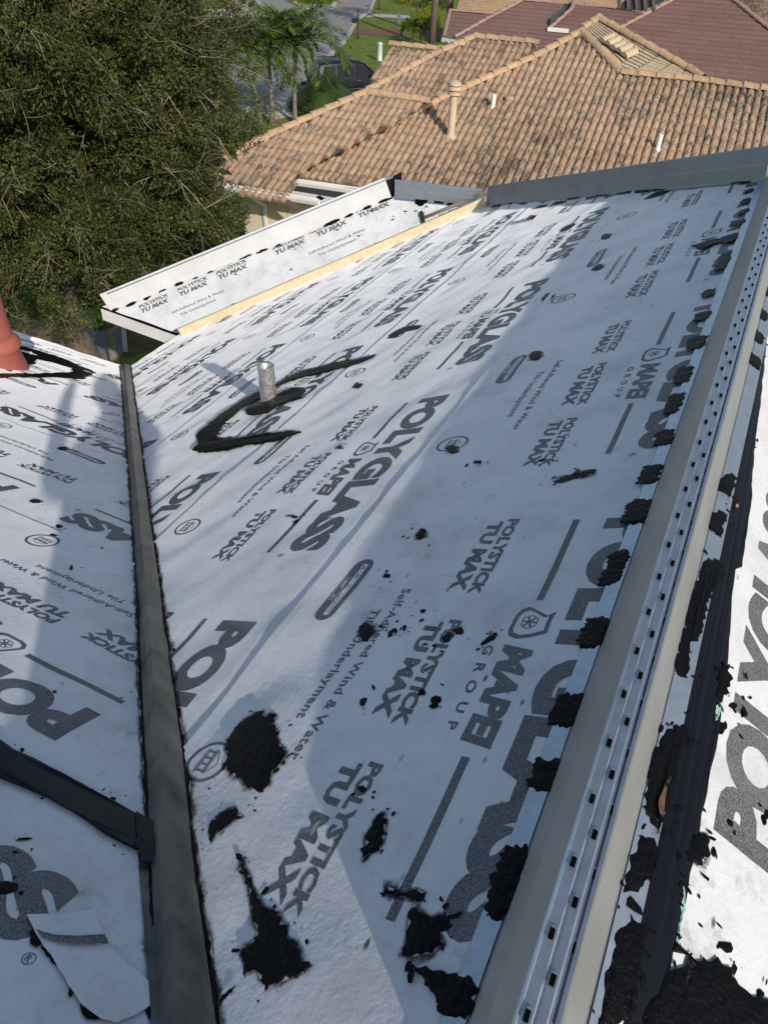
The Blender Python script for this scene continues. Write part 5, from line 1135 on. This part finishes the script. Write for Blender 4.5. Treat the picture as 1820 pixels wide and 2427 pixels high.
# hanging old fronds under the right palm
# small palm by the brown house, two bare tree trunks, yellow shrub
def lowpalm(px, lab, h=.5, fl=1.0, seed=9):
    return palm(px, h, lab, 12, (0, 0), fl, seed)
o = lowpalm((975, 104), 'low bushy palm on the lawn in front of the brown house', .35, 1.25, 12); o['group'] = 'low palms'
o = lowpalm((283, 900), 'small spiky palm below the end of the valley between the two slopes', 1.4, 1.0, 14); o['group'] = 'low palms'
for px, h, lab, lean in (((1022, 112), 9, 'bare brown trunk standing left of the brown house corner', .05), ((1060, 98), 9, 'paler straight trunk rising beside the brown roof edge', .0)):
    b0_ = at_z(px, 0.0); t = empty('tree', tuple(b0_)); tag(t, lab, 'tree'); MB().tube([b0_, b0_ + [lean * 2, 0, 3], b0_ + [lean * 5, 0, 6], b0_ + [lean * 8, 0, h]], [.27, .22, .2, .17], 10).build('trunk', M['bark'], t, True)
    C_ = b0_ + g.normal(size=(12, 3)) * np.array([1.0, 1.0, .6]) + np.array([0, 0, h + .5]); leaves('crown', C_, np.full((12, 3), .6), 3000, .16, M['oak_leaf'], t, g)
def shrub(px, r, h, mat, lab, n=4000, size=.11, grp=None, name='shrub', dome=False):
    b0_ = at_z(px, 0.0); t = empty(name, tuple(b0_)); tag(t, lab, 'shrub', grp); k = 40
    d = g.normal(size=(k, 3)); d /= np.linalg.norm(d, axis=1)[:, None]; d[:, 2] = np.abs(d[:, 2]); C_ = b0_ + d * np.array([r, r, h]) * (.86 if dome else g.uniform(.45, .9, (k, 1)))
    leaves('foliage', C_, np.full((k, 3), r * (.26 if dome else .32)), n, size, mat, t, g)
    MB().tube([b0_, b0_ + [0, 0, h * .6]], [.05, .03], 6).build('stem', M['bark'], t)
    if dome: MB().lathe(b0_, [(r * .86, 0.0), (r * .9, h * .3), (r * .74, h * .62), (r * .42, h * .83), (r * .05, h * .9)], 18).build('inner_foliage', M['hedge_leaf'], t, True)
    return t
shrub((772, 268), 1.75, 1.55, M['hedge_leaf'], 'clipped round dark hedge in front of the parked car', 16000, .075, dome=True)
shrub((1012, 66), 1.7, 1.5, M['yellow_leaf'], 'round yellow-green bush on the lawn by the bare trunk', 5000, .16)
for px, lab, mt in (((716, 6), 'left flowering shrub in the kerbed island', 'yellow_leaf'), ((745, 8), 'middle shrub in the kerbed island', 'palm_leaf'), ((774, 6), 'right shrub in the kerbed island', 'yellow_leaf')): shrub(px, 1.6, 1.2, M[mt], lab, 3000, .16, 'shrubs in the island')
shrub((960, 8), 1.5, 1.3, M['yellow_leaf'], 'far yellowish bush at the top of the lawn', 2500, .16); shrub((1030, 20), 1.8, 1.8, M['hedge_leaf'], 'dark bush behind the bare trunk', 3000, .18)
for px, r, lab in (((560, 330), 1.1, 'low dark shrub under the palms, left of the tan roof corner'), ((600, 345), .9, 'reddish low shrub at the tan roof corner')): shrub(px, r, .9, M['hedge_leaf'], lab, 3500, .10)

# ================================================================== parked car
M['paint'] = material('navy_car_paint', (0.008, 0.010, 0.020), rough=0.35, spec=0.18)
M['glass'] = material('dark_car_glass', (0.006, 0.008, 0.009), rough=0.12, spec=0.25)
M['tyre'] = material('tyre_rubber', (0.012, 0.012, 0.012), rough=0.8); M['rim'] = material('alloy', (0.55, 0.55, 0.56), rough=0.3, metal=0.9); M['chrome'] = material('chrome', (0.75, 0.75, 0.76), rough=0.12, metal=1.0)
M['red_lamp'] = material('red_lamp', (0.30, 0.01, 0.01), rough=0.2)
pw = at_z((775, 232), 0.0); pf = at_z((878, 227), 0.0); cdir = nrm(pf - pw); car_c = pw + cdir * 1.42
car = empty('parked_car', tuple(car_c), rz=math.atan2(cdir[1], cdir[0])); tag(car, 'dark navy sport utility vehicle parked on the driveway behind the palms', 'car')
def cmesh(name, V, F, mat, smooth=False, par=None):
    me = bpy.data.meshes.new(name); me.from_pydata([tuple(map(float, v)) for v in V], [], F); me.materials.append(mat); o = bpy.data.objects.new(name, me); COL.objects.link(o); o.parent = par or car
    bm = bmesh.new(); bm.from_mesh(me); bmesh.ops.recalc_face_normals(bm, faces=bm.faces); bm.to_mesh(me); bm.free()
    if smooth: me.polygons.foreach_set('use_smooth', [True] * len(me.polygons))
    return o
# body: lower shell lofted along x, with wheel cut-outs suggested by arches
def loft(stations):
    V = []; F = []; m = len(stations[0][1])
    for x, prof in stations:
        for y, z_ in prof: V.append((x, y, z_))
    for i in range(len(stations) - 1):
        for k in range(m): F.append((i * m + k, i * m + (k + 1) % m, (i + 1) * m + (k + 1) % m, (i + 1) * m + k))
    F.append(tuple(range(m))[::-1]); F.append(tuple((len(stations) - 1) * m + k for k in range(m))); return V, F
def low(w, zt, zb=.30): return [(-w * .93, zb), (-w, zb + .18), (-w * 1.0, zt * .72), (-w * .95, zt), (-w * .55, zt + .03), (0, zt + .05), (w * .55, zt + .03), (w * .95, zt), (w, zt * .72), (w, zb + .18), (w * .93, zb)]
st = [(-2.28, low(.80, .92, .45)), (-2.20, low(.90, 1.02, .36)), (-1.6, low(.95, 1.06)), (0, low(.96, 1.06)), (.9, low(.96, 1.06)), (1.25, low(.95, 1.03)), (1.9, low(.93, .98)), (2.25, low(.86, .88, .36)), (2.38, low(.74, .74, .42))]
V, F = loft(st); cmesh('body', V, F, M['paint'], True).modifiers.new('e', 'EDGE_SPLIT').split_angle = math.radians(35)
def cab(w, wt, zb, zt): return [(-w, zb), (-wt, zt - .06), (-wt * .82, zt), (0, zt + .03), (wt * .82, zt), (wt, zt - .06), (w, zb)]
V, F = loft([(-2.20, cab(.86, .80, 1.0, 1.10)), (-1.95, cab(.90, .72, 1.02, 1.66)), (-1.2, cab(.92, .74, 1.03, 1.74)), (-.2, cab(.92, .74, 1.03, 1.74)), (.35, cab(.92, .72, 1.03, 1.68)), (1.18, cab(.88, .78, 1.03, 1.08))]); cmesh('cabin', V, F, M['paint'], True).modifiers.new('e', 'EDGE_SPLIT').split_angle = math.radians(35)
def pane(P, name='window'): 
    o = cmesh(name, P, [tuple(range(len(P)))], M['glass']); return o
for s in (-1, 1):
    yb, yt = .925 * s, .765 * s
    pane([(-1.12, yb, 1.08), (-.18, yb, 1.08), (-.20, yt, 1.60), (-1.08, yt, 1.60)]); pane([(-.10, yb, 1.08), (.78, yb * .995, 1.08), (.30, yt, 1.57), (-.12, yt, 1.60)]); pane([(-1.90, yb * .99, 1.10), (-1.22, yb, 1.08), (-1.20, yt, 1.60), (-1.80, yt, 1.56)])
    for x in (.05, -.95): cmesh('door_handle', *(lambda b: (b.v, b.f))(MB().box((x, .985 * s, .93), (.20, .03, .035))), M['chrome'])
    cmesh('mirror', *(lambda b: (b.v, b.f))(MB().lathe((.72, 1.06 * s, 1.12), [(.02, -.09), (.10, -.05), (.11, .05), (.03, .09)], 10)), M['paint'], True)
    cmesh('side_trim', *(lambda b: (b.v, b.f))(MB().box((-.1, .975 * s, .56), (2.5, .02, .035))), M['chrome'])
    cmesh('roof_rail', *(lambda b: (b.v, b.f))(MB().bar((-1.7, .66 * s, 1.77), (.2, .66 * s, 1.77), .04, .05)), M['tyre'])
    cmesh('tail_lamp', *(lambda b: (b.v, b.f))(MB().box((-2.21, .80 * s, .95), (.12, .22, .30))), M['red_lamp'])
    cmesh('headlight', *(lambda b: (b.v, b.f))(MB().box((2.26, .66 * s, .78), (.16, .30, .16))), M['chrome'])
    for x in (-1.42, 1.42):
        w = empty('wheel', (x, .86 * s, .38), car)
        cmesh('tyre', *(lambda b: (b.v, b.f))(MB().lathe((0, 0, 0), [(.26, -.12), (.36, -.11), (.38, -.07), (.38, .07), (.36, .11), (.26, .12)], 24, (0, 1, 0))), M['tyre'], True, w)
        rb = MB().lathe((0, s * .02, 0), [(.27, -.07), (.27, .07), (.25, .075), (.08, .085), (.02, .09)], 20, (0, s, 0))
        for q in range(6): a = q * math.pi / 3; rb.bar((.06 * math.cos(a), s * .115, .06 * math.sin(a)), (.24 * math.cos(a), s * .105, .24 * math.sin(a)), .05, .02, (0, 1, 0))
        cmesh('rim', rb.v, rb.f, M['rim'], False, w)
pane([(.42, -.66, 1.655), (.42, .66, 1.655), (1.12, .76, 1.115), (1.12, -.76, 1.115)], 'windscreen'); pane([(-2.00, .66, 1.60), (-2.00, -.66, 1.60), (-2.225, -.74, 1.10), (-2.225, .74, 1.10)], 'rear_window')

# ================================================================== small street things
M['post_black'] = material('black_painted_post', (0.02, 0.02, 0.02), rough=0.5); M['pedestal'] = material('pale_green_plastic', (0.50, 0.60, 0.52), rough=0.6, var=0.1, vscale=5)
def mailbox(px, lab, h=1.6):
    b0_ = at_z(px, 0.0); t = empty('mailbox', tuple(b0_)); tag(t, lab, 'mailbox', 'mailboxes along the kerb')
    MB().tube([b0_, b0_ + [0, 0, .15], b0_ + [0, 0, .2], b0_ + [0, 0, h]], [.09, .08, .05, .05], 8).build('post', M['post_black'], t)
    MB().lathe(b0_ + [0, 0, h], [(.05, 0), (.09, .05), (.06, .12), (.10, .16), (.02, .28)], 10).build('finial', M['post_black'], t)
    V = []; F = []
    for y in (-.28, .28):
        for k in range(9): a = math.pi * k / 8; V.append((b0_[0] - .28 - .11 * math.cos(a) , b0_[1] + y, b0_[2] + 1.12 + .13 * math.sin(a)))
        V += [(b0_[0] - .28 + .11, b0_[1] + y, b0_[2] + .98), (b0_[0] - .28 - .11, b0_[1] + y, b0_[2] + .98)]
    F = [(k, (k + 1) % 11, 11 + (k + 1) % 11, 11 + k) for k in range(11)] + [tuple(range(11)), tuple(range(11, 22))]
    npmesh('box', V, F, M['post_black'], t); MB().bar(b0_ + [-.4, 0, .95], b0_ + [.05, 0, .95], .06, .05).build('arm', M['post_black'], t)
mailbox((848, 91), 'black mailbox on a post at the right kerb of the road'); mailbox((604, 49), 'black mailbox and post at the left kerb by the sidewalk', 1.7); mailbox((898, 22), 'far black mailbox post at the upper right of the road', 1.5)
def pedestal(px, lab, h=.75, r=.13):
    b0_ = at_z(px, 0.0); o = MB().lathe(b0_, [(r * 1.15, 0), (r * 1.15, .05), (r, .08), (r, h - .08), (r * 1.08, h - .06), (r * 1.05, h), (r * .5, h + .04)], 14).build('utility_pedestal', M['pedestal'], None, True); tag(o, lab, 'utility box', 'utility pedestals on the lawn')
pedestal((900, 144), 'pale green utility pedestal beside the tan roof corner', 1.0, .16); pedestal((945, 58), 'small pale utility pedestal on the lawn near the yellow bush', .7, .14)

# ================================================================== the person who takes the picture, astride the ridge (out of frame, throws the shadow on the left slope)
hdir = np.array([SDIR[0], SDIR[1], 0]) / math.cos(SUN_EL); pdir = np.array([-hdir[1], hdir[0], 0])      # towards the sun; across it
def bp_(b, p, z_): return np.array([0, 0, HC]) + hdir * b + pdir * p + np.array([0, 0, z_])
def skinmesh(name, J, E_, parent, mat, sub=2):
    me = bpy.data.meshes.new(name); me.from_pydata([tuple(j[0]) for j in J], E_, []); o = bpy.data.objects.new(name, me); COL.objects.link(o); me.materials.append(mat)
    md = o.modifiers.new('skin', 'SKIN'); me.skin_vertices.new() if not me.skin_vertices else None
    for v, j in zip(me.skin_vertices[0].data, J): v.radius = j[1] if isinstance(j[1], tuple) else (j[1], j[1])
    me.skin_vertices[0].data[0].use_root = True
    o.modifiers.new('sub', 'SUBSURF').levels = sub; o.modifiers['sub'].render_levels = sub
    dg = bpy.context.evaluated_depsgraph_get(); nm = bpy.data.meshes.new_from_object(o.evaluated_get(dg)); bpy.data.objects.remove(o)
    nm.polygons.foreach_set('use_smooth', [True] * len(nm.polygons)); ob = bpy.data.objects.new(name, nm); COL.objects.link(ob)
    if parent: ob.parent = parent; ob.matrix_parent_inverse = world_of(parent).inverted()
    return ob
M['work_clothes'] = material('dark_work_clothes', (0.05, 0.055, 0.07), rough=0.9, var=0.3, vscale=20.0); M['hair'] = material('dark_hair', (0.02, 0.016, 0.012), rough=0.7)
J = [(bp_(.68, -.19, -.50), (.15, .13)), (bp_(.66, -.10, -.30), (.15, .12)), (bp_(.62, .06, -.13), (.17, .12)), (bp_(.58, .09, -.05), (.06, .06)), (bp_(.56, .10, .00), (.085, .09)), (bp_(.55, .10, .05), (.085, .09)), (bp_(.55, .10, .10), (.05, .06)),
     (bp_(.68, -.28, -.55), .09), (bp_(.42, -.32, -.56), .07), (bp_(.56, -.33, -.70), .055), (bp_(.46, -.33, -.75), .045),
     (bp_(.70, -.12, -.56), .09), (bp_(.48, -.14, -.60), .07), (bp_(.64, -.16, -.68), .055), (bp_(.54, -.16, -.72), .045),
     (bp_(.62, -.10, -.14), .065), (bp_(.50, -.26, -.24), .05), (bp_(.26, -.16, -.06), .038), (bp_(.17, -.10, -.02), .03),
     (bp_(.62, .23, -.12), .06), (bp_(.48, .25, -.22), .045), (bp_(.24, .13, -.05), .036), (bp_(.17, .09, -.02), .03)]
E_ = [(0, 1), (1, 2), (2, 3), (3, 4), (4, 5), (5, 6), (0, 7), (7, 8), (8, 9), (9, 10), (0, 11), (11, 12), (12, 13), (13, 14), (2, 15), (15, 16), (16, 17), (17, 18), (2, 19), (19, 20), (20, 21), (21, 22)]
PERSON = empty('person', tuple(bp_(.5, -.25, -.75))); tag(PERSON, 'person in dark work clothes crouching astride the roof behind the lens, arms raised', 'person')
skinmesh('body', J, E_, PERSON, M['work_clothes'])
MB().lathe(bp_(.565, .10, .03), [(.085, -.03), (.105, .02), (.10, .08), (.06, .13), (.01, .145)], 14).build('hair', M['hair'], PERSON, True)
